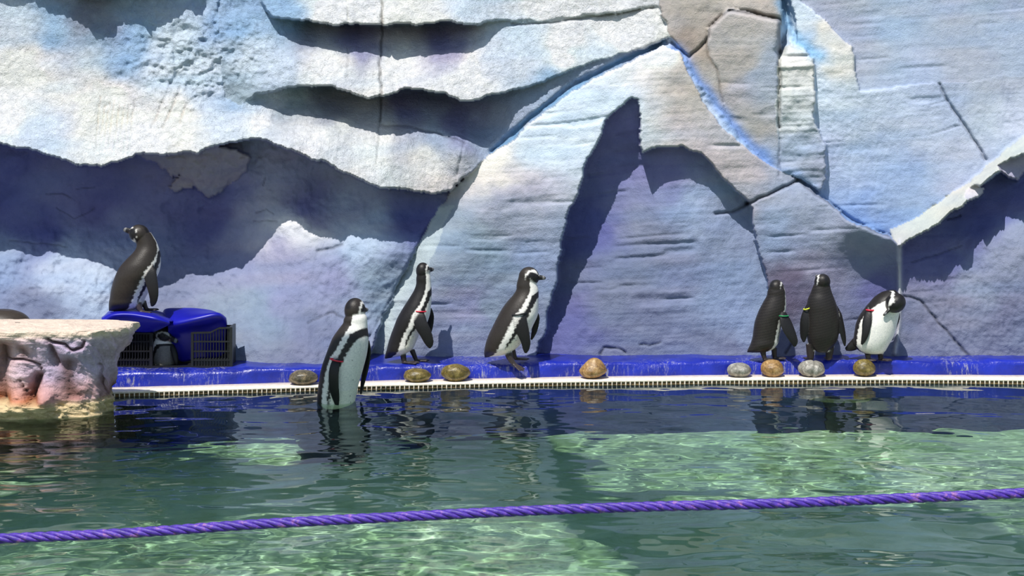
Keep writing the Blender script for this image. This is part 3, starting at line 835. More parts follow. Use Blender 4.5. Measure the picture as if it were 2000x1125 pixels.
        ank = pts[-1]; L_ = lg['len']; fd = Vector(lg['dir']).normalized(); sd = Vector((0, 0, 1)).cross(fd).normalized() if abs(fd.z) < 0.9 else Vector((1, 0, 0))
        upf = fd.cross(sd).normalized()
        for s in (-1, 0, 1):
            td = (fd + sd*s*0.42).normalized()
            rs, cs = [], []
            for i in range(9):
                u = i/8
                c = ank - fd*3*S + td*L_*S*u*(1.0 if s == 0 else 0.9)
                rr = (3.4 - 1.5*u)*S if u < 0.95 else 0.8*S
                rs.append([c + (td.cross(upf))*math.cos(2*math.pi*k/10)*rr*1.25 + upf*math.sin(2*math.pi*k/10)*rr*0.8 for k in range(10)])
                cs.append([K_FOOT*(lg.get('tone', 1.0) if (i+s) % 3 else 1.9)]*10)
            addloft(rs, cs)
        # web between the toes
        rs, cs = [], []
        for i in range(6):
            u = i/5
            c = ank - fd*2*S + fd*L_*S*0.8*u
            hw2 = (2.5 + L_*0.36*u)*S
            rs.append([c + sd*math.cos(2*math.pi*k/16)*hw2 + upf*math.sin(2*math.pi*k/16)*1.8*S for k in range(16)]); cs.append([K_FOOT]*16)
        addloft(rs, cs)
    me0 = bpy.data.meshes.new('tmp'); me0.from_pydata([tuple(v) for v in V], [], Fc); me0.update()
    bm = bmesh.new(); bm.from_mesh(me0); bmesh.ops.recalc_face_normals(bm, faces=bm.faces); bm.to_mesh(me0); bm.free()
    ob = bpy.data.objects.new(nm, me0); COL.objects.link(ob)
    md = ob.modifiers.new('r', 'REMESH'); md.mode = 'VOXEL'; md.voxel_size = o.get('voxel', 0.0031)
    sm = ob.modifiers.new('s', 'SMOOTH'); sm.factor = 0.5; sm.iterations = 5
    dg = bpy.context.evaluated_depsgraph_get()
    me = bpy.data.meshes.new_from_object(ob.evaluated_get(dg))
    ob.modifiers.clear(); ob.data = me; bpy.data.meshes.remove(me0); me.name = nm
    kt = kdtree.KDTree(len(V))
    for i, v in enumerate(V): kt.insert(v, i)
    kt.balance()
    base = w(*o.get('base', (rings[-1][0], legs[0]['p'][-1][1] if legs else rings[-1][1])))
    cols = np.ones((len(me.vertices), 4), np.float32)
    co = np.empty(len(me.vertices)*3, np.float32); me.vertices.foreach_get('co', co); co = co.reshape(-1, 3)
    for i in range(len(co)):
        nn_ = kt.find_n(co[i], 4)
        ws = [1.0/(x_[2]+5e-4)**2 for x_ in nn_]
        cols[i, :3] = sum(Cc[x_[1]]*w3 for x_, w3 in zip(nn_, ws))/sum(ws)
    at = me.color_attributes.new('paint', 'FLOAT_COLOR', 'POINT'); at.data.foreach_set('color', cols.ravel())
    me.vertices.foreach_set('co', (co - np.array(base, np.float32)).ravel())
    me.polygons.foreach_set('use_smooth', [True]*len(me.polygons))
    me.materials.clear(); me.materials.append(M_FEATH); me.update()
    ob.location = base
    tag(ob, label, 'penguin', 'penguins around the pool')
    for s in (-1, 1):
        b = BM(); e = hc + bdir*0.50*ra*S + side*s*0.80*rb*S + upv*0.22*rc*S
        b.loft([[e + Vector((math.cos(2*math.pi*k/8)*r_*S, z_*S, math.sin(2*math.pi*k/8)*r_*S)) for k in range(8)] for r_, z_ in ((0.6, -1.5), (1.4, -0.8), (1.6, 0), (1.4, 0.8), (0.6, 1.5))])
        b.obj('eye', M_EYE, ob)
    if band:
        for (bx, by, bd_, rx_, ry_, tilt, rd, mt) in band:
            b = BM(); c = w(bx, by, bd_); pts = []
            for k in range(25):
                a_ = 2*math.pi*k/24
                v = Vector((math.cos(a_)*rx_, math.sin(a_)*ry_, math.cos(a_)*rx_*math.tan(tilt)))
                pts.append(c + v*S)
            b.tube(pts, rd*S, 8, False)
            tag(b.obj('wing_band', mt, ob), o.get('band_label'))
    if extra: extra(ob, w, S)
    return ob

M_RED = simple('red_band', tuple(srgb(214, 40, 66)), 0.35)
M_YEL = simple('yellow_band', tuple(srgb(214, 220, 60)), 0.4)
M_GRN = simple('green_band', tuple(srgb(40, 150, 90)), 0.4)
M_BLK = simple('black_band', (0.015, 0.015, 0.017), 0.35)

# wading penguin
penguin('penguin wading in the water with white belly and a red wing band', 4080/(783-240),
        [(682,607,708,607),(672,622,716,618),(670,631,717.5,631),(661,643,718,641),(650,659,719.8,656),(643.5,674,719.3,671),(636,694,716.5,692),(629,714,711.5,712),(624.5,734,705.5,733),(621.5,756,699.5,754),(619.6,778,695,776),(621,805,688,805),(630,835,670,835),(645,850,658,850)],
        -34, (693,607,3,21,20.5,25,(0.62,0.78,0.02),22),
        [dict(p=[(664,688,5,-26),(660,703,9.5,-38),(657,725,11,-43),(658,750,10.5,-43),(661,770,8,-40),(664,790,2,-36)], n=(-0.35,-1,0)),
         dict(p=[(716,668,4,20),(716,690,8,26),(712,720,8,28),(706,750,6,26),(702,775,2,24)], n=(0.6,0.8,0))],
        [dict(p=[(640,830),(640,862)], len=26, dir=(0.8,-0.5,0), d=-10), dict(p=[(662,830),(662,862)], len=26, dir=(0.8,-0.5,0), d=14)],
        [(662,697,-38,12,7,-0.22,1.5,M_RED)], dict(brown=0.75, seed=1, band_label='red plastic wing band', base=(655,860), b_out=[0,0,56,62,70,80,80,72]))

# upright penguin on the ledge, head turned away
penguin('slim upright penguin with red wing band, standing on the ledge right of the wading penguin', 8.08,
        [(816,528,838,528),(813,543,841,541),(812.8,554,842,552),(808.5,567,843,566),(799,583,843,581),(788,600,842,596),(776.5,620,839.5,615),(769,639,832,635),(764,652,822,647),(759,668,814,665),(755,684,806,681),(752.5,693,788,693,0.6),(751,701,772,697,0.3)],
        4, (826.5,530,1,14.5,13.5,17.5,(0.66,0.72,0.16),19),
        [dict(p=[(820,602,6,-20),(821,613,11,-27),(825,630,13,-32),(833,645,12,-34),(839,660,10,-34),(841,669,7,-33),(841,675,2,-32)], n=(0,-1,0)),
         dict(p=[(838,604,4,16),(840,620,7,22),(838,645,6,24),(834,665,2,24)], n=(0.3,1,0))],
        [dict(p=[(787,684),(789,698),(790,706)], len=36, dir=(1,-0.16,0), d=-10, r=5), dict(p=[(803,684),(808,696),(812,706)], len=30, dir=(1,0.1,0), d=12, r=4.6)],
        [(822,605,-20,11,8,-0.05,1.3,M_RED)], dict(brown=0.15, seed=2, band_label='red plastic wing band', base=(795,709)))

# walking penguin, bill to the right
penguin('penguin in profile with a black wing band, stepping down off the blue ledge', 8.06,
        [(1013,540,1046,542),(1009,556,1048,553),(1008.5,565,1051,563),(1003,575,1052,572),(990,590,1052,586),(980,604,1052,600),(970,622,1050,616),(961,640,1042,634),(953.5,656,1033,652),(948.5,671,1021,667),(946,683,1007,681),(945.5,691,985,692,0.7),(946.5,698.5,962,696,0.35)],
        -4, (1033,541,0,20,17,20,(1,-0.08,0.03),19),
        [dict(p=[(1012,598,7,-24),(1013,610,13,-32),(1016,625,14,-36),(1022,645,12,-38),(1026.5,662,9.5,-38),(1027,675,7,-37),(1026,684,2.2,-36)], n=(0,-1,0)),
         dict(p=[(1046,610,4,18),(1048,625,7,24),(1044,650,6,26),(1038,668,2,26)], n=(0.3,1,0))],
        [dict(p=[(991,680),(996,697),(1003,708)], len=30, dir=(0.82,-0.45,-0.50), d=-14, r=6.5, tone=1.6), dict(p=[(1000,684),(1004,698),(1008,703)], len=30, dir=(1,0.1,-0.03), d=14, r=5)],
        [(1014,609,-30,14,8,0.16,1.5,M_BLK)], dict(brown=0.85, seed=3, band_label='black plastic wing band', base=(1000,706)))

# three on the right
penguin('dark penguin seen from behind its right shoulder with a green wing band', 8.15,
        [(1503,558,1530,558),(1499,570,1533,567),(1497.5,578,1534,576),(1491,590,1535,588),(1484,603,1535,602),(1478.5,616,1532,614),(1474,630,1527,629),(1471.5,646,1524,645),(1469.5,660,1521,659),(1465.5,673,1518,672),(1460.5,683,1505,684,0.7),(1459,688,1486,688,0.4)],
        46, (1516.5,562,1,15,14,16,(0.72,0.66,0.06),12),
        [dict(p=[(1526,608,6,-16),(1529,622,11,-22),(1534,637,12,-26),(1541,652,10,-28),(1546,664,7.5,-28),(1546,673,2.2,-27)], n=(0.2,-1,0)),
         dict(p=[(1504,604,4,20),(1500,625,7,26),(1496,650,5,26),(1494,660,2,26)], n=(-0.3,1,0))],
        [dict(p=[(1488,680),(1490,693),(1493,701)], len=22, dir=(1,0.3,0), d=-8, r=4.6), dict(p=[(1513,680),(1514,693),(1515,701)], len=27, dir=(1,0.15,0), d=8, r=4.6)],
        [(1527,614,-18,9,7,0.0,1.1,M_GRN)], dict(brown=0.45, grizzle=True, seed=4, band_label='green plastic wing band', base=(1503,704)), kd=0.85)
penguin('dark penguin seen squarely from behind with a yellow wing band', 8.15,
        [(1592,552,1620,552),(1587,562,1622,562),(1583.5,572,1625,572),(1578.5,583,1629,582),(1576,597,1634,596),(1576,611,1637,610),(1575.6,627,1638.8,626),(1575.5,643,1638.5,642),(1576,658,1637,657),(1579,671,1632,670),(1588,681,1619,681,0.8,-6),(1595,686,1612,686,0.6,-14)],
        88, (1606,551,0,15,15.5,17,(-0.30,0.72,0.50),14),
        [dict(p=[(1579,596,4,0),(1573,612,7.5,-4),(1570,628,9,-6),(1569,645,8.5,-6),(1568.5,658,6.5,-5),(1569,668,1.8,-5)], n=(-0.5,-1,0)),
         dict(p=[(1632,598,4,0),(1638,616,7.5,-2),(1641,632,8,-4),(1645,650,7,-4),(1648,665,5,-3),(1649.5,676,1.5,-3)], n=(0.55,-1,0))],
        [dict(p=[(1583,672),(1583,690),(1583,701)], len=22, dir=(-0.3,1,0), d=0, r=7), dict(p=[(1621,672),(1620,690),(1618,701)], len=22, dir=(0.2,1,0), d=0, r=7)],
        [(1575,602,-4,6,7,0.3,1.3,M_YEL)], dict(brown=0.35, grizzle=True, seed=5, band_label='yellow plastic wing band', base=(1600,704)), kd=0.8)
penguin('preening penguin with bowed head and white front, rightmost on the blue ledge', 8.15,
        [(1722,571,1748,566),(1709,580,1756,574),(1700,590,1759,584),(1690,602,1758,598),(1680,616,1755.5,613),(1673,631,1752,629),(1670,646,1748,645),(1668,660,1742.5,660),(1668,672,1735,673),(1675,683,1729,684),(1688,690,1722,690)],
        -66, (1741,588,-30,20,18,20,(-0.72,-0.32,-0.62),22),
        [dict(p=[(1692,598,4,-14),(1690,612,8,-22),(1686,628,9,-27),(1683,645,7.5,-30),(1679,660,5,-29),(1676,669,1.8,-27)], n=(-0.5,-1,0)),
         dict(p=[(1754,606,4,2),(1756,622,5,8),(1750,645,4,12),(1744,660,2,12)], n=(0.9,0.3,0)),
         dict(p=[(1684,660,10,6),(1674,672,11,8),(1663,680,8,10),(1654,684,3,12)], n=(0,-1,0.2), thick=6)],
        [dict(p=[(1694,682),(1694,694),(1695,701)], len=22, dir=(0.25,-1,0), d=-4, r=5, tone=2.6), dict(p=[(1719,682),(1719,694),(1719,701)], len=26, dir=(0.9,-0.6,0), d=-4, r=5)],
        [(1695,603,-18,7,6,0.0,1.7,M_RED)],
        dict(brown=0.3, seed=6, band_label='red plastic wing band', base=(1705,704), up=(0.15,-0.9,0.35), ring_side=-1, ring=0.95, belly=0.85, w_out=[10,16,60,80,88,92,92,86], b_out=[0,0,0,0,0,0,0,0]), kd=0.85)

# penguin on the blue tub
penguin('large penguin standing on the blue plastic tub, bill pointing left', 8.02,
        [(262,462,294,454),(267,478,304,470),(265,487,308,479),(257,497,311.5,490),(246,508,313,503),(235,521,313,517),(227,536,309,534),(221.5,551,300,551),(217.5,567,292,566),(215.5,581,285,579),(213.5,592,277,593),(212.8,601,262,604,0.7),(212.5,607,232,607.5,0.4)],
        36, (272,457,0,20,18,18.5,(-0.90,0.24,0.30),22),
        [dict(p=[(298,515,7,-22),(300,528,12,-28),(304,545,12,-32),(308,562,10.5,-34),(309,577,8.5,-34),(307,588,6,-33),(304,594,2,-32)], n=(0.1,-1,0)),
         dict(p=[(298,520,4,20),(290,550,7,26),(284,575,5,26)], n=(0,1,0))],
        [dict(p=[(272,588),(275,600),(279,607)], len=26, dir=(0.95,-0.4,-0.1), d=-12, r=6, tone=2.2), dict(p=[(276,588),(280,599),(284,606)], len=28, dir=(1,0.0,0), d=10, r=5)],
        None, dict(brown=0.9, seed=7, ring=0.69, bill_k=1.0, base=(262,610), w_out=[36,44,54,70,84,96,98,92]))

# penguin inside the crate
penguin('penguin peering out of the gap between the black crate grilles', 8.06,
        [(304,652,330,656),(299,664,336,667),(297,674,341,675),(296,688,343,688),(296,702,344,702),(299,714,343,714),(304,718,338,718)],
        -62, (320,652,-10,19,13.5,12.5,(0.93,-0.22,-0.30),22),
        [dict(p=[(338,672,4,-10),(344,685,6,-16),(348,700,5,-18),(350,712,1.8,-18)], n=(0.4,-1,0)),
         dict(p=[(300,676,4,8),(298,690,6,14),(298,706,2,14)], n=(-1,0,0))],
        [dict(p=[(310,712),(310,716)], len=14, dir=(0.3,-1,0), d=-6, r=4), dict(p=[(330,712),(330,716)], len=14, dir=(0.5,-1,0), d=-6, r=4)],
        None, dict(brown=0.8, seed=8, base=(320,718), bill_k=0.95, belly=0.22, white=0.6))  # belly and face whites painted dark for the shade inside the crate

# bowed penguin standing on the ledge behind the flat rock: only its brown back shows
penguin('brown rounded back of a bowed penguin, showing above the flat-topped rock', 7.83,
        [(-4,604,26,606),(-26,608,44,613),(-40,620,56,624),(-46,636,60,640),(-46,656,58,658),(-42,676,54,678),(-34,696,46,698),(-20,712,32,713)],
        -150, (-48,634,-6,18,16,18,(-0.75,-0.3,-0.5),20),
        [dict(p=[(2,628,4,-34),(0,645,9,-42),(2,665,8,-42),(6,685,2,-40)], n=(0,-1,0))],
        [dict(p=[(-10,708),(-10,722)], len=22, dir=(-0.6,-1,0), d=0, r=5), dict(p=[(22,708),(22,722)], len=22, dir=(-0.6,-1,0), d=0, r=5)], None,
        dict(brown=1.6, seed=9, base=(6,724), w_out=[0]*8, b_out=[0]*8), kd=0.8)

# ------------------------------------------------------------------ flat-topped pink rock rising out of the pool
def stump_mat():
    m, nt, b = new_mat('pink_rock')
    co = objco(nt)
    n = nz(nt, 18, 6, 0.7, co)
    c = mixc(nt, attr(nt), ramp(nt, n.outputs[0], [(0.32, (0.66, 0.6, 0.6)), (0.6, (1.05, 1.03, 1.0))]), 0.7, 'MULTIPLY')
    n2 = nz(nt, 6, 5, 0.75, objco(nt, 1, 1, 0.45), 1.0)
    c = mixc(nt, c, tuple(srgb(112, 62, 44)), ramp(nt, n2.outputs[0], [(0.58, (0, 0, 0)), (0.75, (0.28, 0.28, 0.28))]))
    nt.links.new(c, b.inputs['Base Color'])
    b.inputs['Roughness'].default_value = 0.8
    n3 = nz(nt, 30, 6, 0.7, co); p = bump(nt, b, n3.outputs[0], 0.8, 0.03)
    return m
def stump():
    D0 = 7.48; S = D0/F; Z = lambda py: CH - (py-HY)/F*7.2
    base = Vector(((30-CX)/F*7.3, 7.34, 0.0))
    # height -> (left x, right x, front depth radius) in photo pixels relative to x=20
    prof = [(646,238,0.26,0.0),(648,243,0.275,0.0),(654,246,0.28,0.0),(662,244,0.278,0.0),(672,238,0.268,0.1),(686,230,0.255,0.3),(702,219,0.24,0.6),(718,209,0.235,0.9),(740,205,0.235,1),(765,203,0.24,1),(785,202,0.255,0.8),(797,200,0.275,0.3),(808,196,0.30,0.1),(820,196,0.31,0.0),(850,215,0.37,0.0),(900,240,0.42,0.0),(1020,270,0.48,0)]
    P = np.array(prof, float)
    n, m = 320, 230
    th = np.linspace(0, 2*np.pi, n, endpoint=False)
    V = []; C = []
    for i in range(m):
        t = i/(m-1)*(len(P)-1)
        py, rx, rd, fl = crs(P, t)
        z = CH - (py-HY)/F*(7.34-rd)
        rr = (rx-(20))/F*7.4
        ct, st = np.cos(th), np.sin(th)
        # superellipse outline with columns (flutes)
        e = 0.62
        X = np.sign(ct)*np.abs(ct)**e * rr * np.where(ct < 0, 0.95, 1.0)
        Y = np.sign(st)*np.abs(st)**e * np.where(st > 0, min(rd, 0.24)*0.62, rd)
        ximg = 20 + X/7.2*F          # approx column seen from the front
        front = np.clip(-st*1.6, 0, 1)
        g = np.zeros(n); stain = np.zeros(n)
        for gx_, gw, gd, y0, y1 in ((18,17,0.09,662,800),(92,9,0.08,722,792),(122,6,0.035,664,724),(206,6,0.05,728,800),(150,18,0.016,690,784),(60,10,0.02,668,705)):
            k = np.exp(-((ximg - gx_ - 8*np.sin(py/24+gx_))/gw)**2) * np.clip((py-y0)/16, 0, 1) * np.clip((y1-py)/14, 0, 1)
            g += gd*k; stain = np.maximum(stain, k)
        # the leg-like columns bulge between the grooves
        for bx, bw, bd, yc, yh in ((60,26,0.045,760,60),(112,22,0.05,770,34),(170,34,0.03,740,70),(70,34,0.06,795,14),(112,20,0.055,778,14),(60,50,0.02,672,14),(160,40,0.03,690,22),(210,30,0.02,655,30)):
            g -= bd*np.exp(-((ximg-bx)/bw)**2 - ((py-yc)/yh)**2)
        # small overhang lip at y~672 on the right, crack at y~702 on the left
        for line, hw, dp in (([(112,662),(120,668),(145,672),(160,684),(175,680),(182,668)], 2.6, 0.03), ([(35,702),(60,701),(80,706),(92,712),(95,722)], 2.2, 0.025), ([(60,742),(66,755),(75,772)], 2.5, 0.03), ([(200,716),(206,722),(200,745),(194,790)], 3, 0.02)):
            k = np.exp(-(pdist(line, ximg, np.full(n, py))/hw)**2) * front
            g += dp*k; stain = np.maximum(stain, k)
        Y = Y + g*front
        nzv = fbm(X*9 + 3, Y*9 + z*9 + 5, 5, 400, 0.6)*0.045 + fbm(X*30 + z*22, z*30 + Y*22, 3, 410)*0.008
        s = 1 + nzv/np.maximum(np.hypot(X, Y), 0.1)*(1.6 if py > 790 else 1.0)
        zz = z + (0.012*fbm(X*5, Y*5, 3, 420) if py < 640 else 0)
        V.append(np.stack([X*s + base.x - 0.0, Y*s + base.y, np.full(n, z) + (zz-z)], -1))
        # paint
        c = np.tile(srgb(232, 200, 206), (n, 1))
        lil = np.clip(0.5+0.9*fbm(X*3, z*5 + Y*2, 3, 430), 0, 1)
        c = c*(1-lil[:, None]) + srgb(206, 190, 220)*lil[:, None]
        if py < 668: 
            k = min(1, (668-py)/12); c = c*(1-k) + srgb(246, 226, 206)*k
        og = np.clip((py-735)/45, 0, 1)*np.clip(0.8+1.1*fbm(X*5+1, z*4, 3, 440) + 0.5*np.exp(-((ximg-20)/40)**2), 0, 1)*(1 if py < 792 else 0.3)
        c = c*(1-og[:, None]) + srgb(206, 122, 66)*og[:, None]
        br = np.clip(stain*0.85, 0, 1)[:, None]
        c = c*(1-br) + srgb(92, 56, 42)*br
        if py > 780:
            k = min(1, (py-780)/12); c = c*(1-k) + srgb(226, 204, 160)*k
            a = np.clip(-0.3 + 1.5*fbm(X*14, z*14, 3, 450) + (py-826)/16, 0, 1)[:, None]; c = c*(1-a) + srgb(120, 132, 84)*a
        if py > 828: 
            k = min(1, (py-828)/14); c = c*(1-k) + srgb(70, 62, 38)*k
        C.append(c)
    # top cap: rings shrinking to the middle
    capV, capC = [], []
    top = V[0]
    ctr = top.mean(0)
    for j in range(40, 0, -1):
        f = 1 - j/41
        v = ctr + (top-ctr)*f
        v[:, 2] = top[:, 2]*f + ctr[2]*(1-f) + 0.014*(1-f**2) + 0.010*fbm(v[:, 0]*8, v[:, 1]*8, 4, 460)*(1-f**6)
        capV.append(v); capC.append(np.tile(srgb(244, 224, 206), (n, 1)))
    A = np.array(capV + V).reshape(-1, 3); CC = np.array(capC + C).reshape(-1, 3)
    mm = len(capV) + len(V)
    I = np.arange(mm*n).reshape(mm, n)
    I2 = np.roll(I, -1, 1)
    Qs = np.stack([I[:-1], I[1:], I2[1:], I2[:-1]], -1).reshape(-1, 4)
    A = A - np.array(base)
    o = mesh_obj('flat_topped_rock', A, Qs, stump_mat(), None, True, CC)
    o.location = base
    tag(o, 'flat-topped pink and lilac rock with rusty stains standing in the pool', 'rock')
stump()

# ------------------------------------------------------------------ black crate with blue tubs on it
M_CRATE = simple('black_plastic', (0.012, 0.012, 0.014), 0.38)
M_TUB = simple('blue_plastic', tuple(srgb(20, 22, 158)), 0.38, noise=9)
DC, DB = 7.95, 8.10
def crate():
    root = empty('plastic_crate', W(342, 718, 8.05))
    tag(root, 'open black plastic crate with grille sides standing on the blue ledge', 'crate')
    SF = DC/F
    X = lambda px: (px-CX)*SF
    Z = lambda py: CH-(py-HY)*SF
    z0 = Z(717.5)
    def grille(x0, x1, ztop, yb, slope=None):
        rails = BM(); bars = BM()
        t = 0.006
        for py in (716, 703, 686, 667):
            rails.box(X(x0), X(x1), yb-t, yb+t, Z(py)-0.004, Z(py)+0.004)
        tp = [(x0, ztop), (x1, ztop)] if slope is None else slope
        for a, b in zip(tp[:-1], tp[1:]):
            vs = [(X(px), yb+s, Z(py)+k) for px, py in (a, b) for s in (-0.010, 0.010) for k in (-0.005, 0.004)]
            rails.add(vs, [(0,1,3,2),(4,6,7,5),(0,4,5,1),(2,3,7,6),(0,2,6,4),(1,5,7,3)])
        k = x0 + 2
        while k < x1:
            yt = np.interp(k, [p[0] for p in tp], [p[1] for p in tp])
            bars.box(X(k)-0.0022, X(k)+0.0022, yb-0.004, yb+0.004, z0, Z(yt))
            k += 5.6
        for k in (x0, x1):
            yt = np.interp(k, [p[0] for p in tp], [p[1] for p in tp])
            bars.box(X(k)-0.007, X(k)+0.007, yb-0.009, yb+0.009, z0-0.002, Z(yt)+0.003)
        # solid lower skirt behind the bars
        bars.box(X(x0), X(x1), yb+0.006, yb+0.010, z0, Z(700))
        return rails, bars
    for x0, x1, zt, sl_ in ((229, 296, 651, [(229,648),(246,648),(258,651),(296,651)]), (376, 452, 650, [(376,650),(411,649),(428,640.5),(452,640)])):
        r, b = grille(x0, x1, zt, DC, sl_)
        r.obj('rail', M_CRATE, root, False); b.obj('grille_bars', M_CRATE, root, False)
    # back panel, side panels, floor pan and bottom rail
    b = BM(); b.box(X(229), X(449), DB-0.006, DB+0.004, z0, Z(642)); b.obj('back_panel', M_CRATE, root, False)
    for k, py in ((229, 648), (449, 640)):
        b = BM(); b.box(X(k)-0.007, X(k)+0.004, DC, DB, z0, Z(py)+0.002); b.obj('side_panel', M_CRATE, root, False)
    b = BM(); b.box(X(229), X(449), DC, DB, z0-0.003, z0+0.004); b.box(X(229), X(449), DC-0.012, DC+0.004, z0-0.003, z0+0.010); b.obj('bottom_tray', M_CRATE, root, False)
crate()

def sheet(name, rows, mat, label, cat, thick=0.006, group=None):
    """a moulded plastic skin: rows of points lofted and given thickness; smooth by interpolation"""
    R_ = [np.array([list(p) for p in r], float) for r in rows]
    m0, n0 = len(R_), len(R_[0])
    m, n = (m0-1)*8+1, (n0-1)*8+1
    G = np.zeros((m, n, 3))
    for i in range(m):
        row = crs(R_, i/8)
        for j in range(n): G[i, j] = crs(list(row), j/8)
    top = G.reshape(-1, 3); base = top.mean(0).copy(); base[2] = top[:, 2].min()
    I = np.arange(m*n).reshape(m, n)
    q = np.stack([I[:-1, :-1], I[1:, :-1], I[1:, 1:], I[:-1, 1:]], -1).reshape(-1, 4)
    o = mesh_obj(name, top - base, q, mat)
    o.location = base
    md = o.modifiers.new('solidify', 'SOLIDIFY'); md.thickness = thick; md.offset = 0
    tag(o, label, cat, group)
    return o
def P(px, py, d): return W(px, py, d)
# left tub: low dome, its front lip sagging to the right
sheet('plastic_tub', [
    [P(200,640,8.14),P(214,632,8.24),P(250,624,8.24),P(290,622,8.24),P(325,630,8.22),P(338,640,8.2)],
    [P(199,628,8.10),P(216,608,8.18),P(250,603,8.18),P(290,605,8.18),P(325,614,8.16),P(345,628,8.14)],
    [P(199,621,8.05),P(218,609,8.06),P(252,607,8.06),P(290,609,8.06),P(322,618,8.06),P(350,628,8.08)],
    [P(199,622,7.90),P(218,613,7.88),P(252,611,7.88),P(286,615,7.87),P(310,620,7.87),P(331,628,7.90)],
    [P(199,636,7.87),P(222,622,7.86),P(252,620,7.86),P(286,625,7.85),P(305,629,7.85),P(330,634,7.88)],
    [P(206,650,7.95),P(226,648,7.93),P(252,647,7.93),P(276,648,7.94),P(292,650,7.96),P(300,648,7.99)]],
    M_TUB, 'blue plastic tub turned upside down, the one under the standing penguin', 'tub', group='blue tubs on the crate')
# right tub: taller, rounded shoulder, deep front reaching down into the gap
sheet('plastic_tub', [
    [P(318,640,8.22),P(322,630,8.27),P(350,622,8.27),P(390,622,8.27),P(425,630,8.26),P(443,650,8.22)],
    [P(317,622,8.20),P(322,606,8.24),P(350,603,8.25),P(388,604,8.24),P(424,612,8.22),P(443,636,8.18)],
    [P(318,618,8.10),P(326,610,8.12),P(352,608,8.12),P(390,608,8.12),P(424,613,8.12),P(442,626,8.10)],
    [P(328,634,7.97),P(334,633,7.96),P(352,629,7.94),P(386,621,7.93),P(424,613,7.95),P(441,622,8.0)],
    [P(330,655,8.03),P(340,655,8.03),P(358,652,8.02),P(386,648,8.01),P(424,640,8.0),P(442,645,8.02)],
    [P(346,700,8.08),P(352,705,8.08),P(362,706,8.08),P(386,700,8.08),P(422,698,8.08),P(438,690,8.08)]],
    M_TUB, 'blue plastic tub with a deep curved front, leaning in the right half of the crate', 'tub', group='blue tubs on the crate')

# ------------------------------------------------------------------ cobbles on the coping
def stone_mat(name, a, b_, c_, rough=0.4):
    m, nt, b = new_mat(name)
    co = objco(nt)
    n = nz(nt, 22, 6, 0.75, co, 0.6); n2 = nz(nt, 90, 4, 0.7, co)
    c = ramp(nt, n.outputs[0], [(0.34, tuple(srgb(*a))), (0.52, tuple(srgb(*b_))), (0.66, tuple(srgb(*c_)))])
    c = mixc(nt, c, ramp(nt, n2.outputs[0], [(0.35, (0.6, 0.6, 0.6)), (0.6, (1.1, 1.1, 1.1))]), 0.7, 'MULTIPLY')
    nt.links.new(c, b.inputs['Base Color'])
    b.inputs['Roughness'].default_value = rough
    bump(nt, b, n2.outputs[0], 0.5, 0.004)
    return m
S_GREY = stone_mat('speckled_grey_stone', (92, 88, 78), (146, 142, 132), (196, 192, 182))
S_DARK = stone_mat('wet_grey_stone', (56, 52, 44), (98, 90, 72), (160, 140, 108), 0.25)
S_OLIVE = stone_mat('olive_stone', (62, 54, 26), (112, 96, 46), (158, 140, 84), 0.35)
S_BROWN = stone_mat('tan_stone', (92, 68, 36), (158, 122, 74), (196, 164, 116))
def stone(cx, bot, w_, h_, mat, label, seed, peak=0.0, skew=0.0, split=0.0):
    x = (cx-CX)/F*8.0
    e = edge(x); d = e + 0.072
    S = d/F
    c = W(cx, HY + (CH-0.0275)/d*F, d)
    rng = np.random.RandomState(seed)
    n, m = 56, 36
    th = np.linspace(0, 2*np.pi, n, endpoint=False)
    V = []
    for i in range(m):
        a = math.pi*(i+0.5)/m
        zc = math.cos(a); r = math.sin(a)
        zc2 = zc*(1+peak*max(zc, 0)); r2 = r*(1-peak*0.35*max(zc, 0))
        X = np.cos(th)*r2*w_/2*S; Y = np.sin(th)*r2*min(w_/2*0.85, 22)*S; Z = np.full(n, zc2*h_/2/(1+peak*0.5)*S)
        X += skew*zc*w_*0.2*S
        b = 1 + 0.10*fbm(np.cos(th)*r*1.3+seed*3.1, np.sin(th)*r*1.3 + zc*1.3, 4, 500+seed)
        if split: b -= split*np.exp(-((X/(w_/2*S)-0.15*zc-0.05)/0.10)**2)*0.12
        V.append(np.stack([X*b, Y*b, Z*b], -1))
    A = np.array(V).reshape(-1, 3)
    A[:, 2] = np.maximum(A[:, 2], -h_/2*S*0.90); A[:, 2] -= A[:, 2].min()
    I = np.arange(m*n).reshape(m, n); I2 = np.roll(I, -1, 1)
    q = [tuple(k) for k in np.stack([I[:-1], I[1:], I2[1:], I2[:-1]], -1).reshape(-1, 4)]
    q.append(tuple(range(n))[::-1] if False else tuple(I[0][::-1])); q.append(tuple(I[-1]))
    o = mesh_obj('cobblestone', [tuple(v) for v in A], q, mat)
    o.location = c
    tag(o, label, 'stone', 'cobblestones spaced along the cream coping')
stone(592, 751, 58, 30, S_DARK, 'wet grey cobble on the coping just left of the wading penguin', 1)
stone(815, 744, 54, 27, S_OLIVE, 'low flat olive cobble on the coping below the upright penguin', 2)
stone(890, 742, 56, 34, S_OLIVE, 'plump olive brown cobble on the coping left of the stepping penguin', 3)
stone(1158, 736, 54, 40, S_BROWN, 'tan cobble with a pointed top, alone mid coping', 4, 0.55, 0.35)
stone(1443, 735, 48, 28, S_GREY, 'pale speckled grey cobble, left of the four on the right', 5)
stone(1508, 736, 45, 34, S_BROWN, 'rounded brown cobble below the penguin with the green band', 6)
stone(1585, 737, 52, 33, S_GREY, 'grey brown two-lobed cobble below the penguin seen from behind', 7, split=1.0)
stone(1688, 739, 44, 34, S_OLIVE, 'shiny brown cobble below the preening penguin', 8, 0.2)

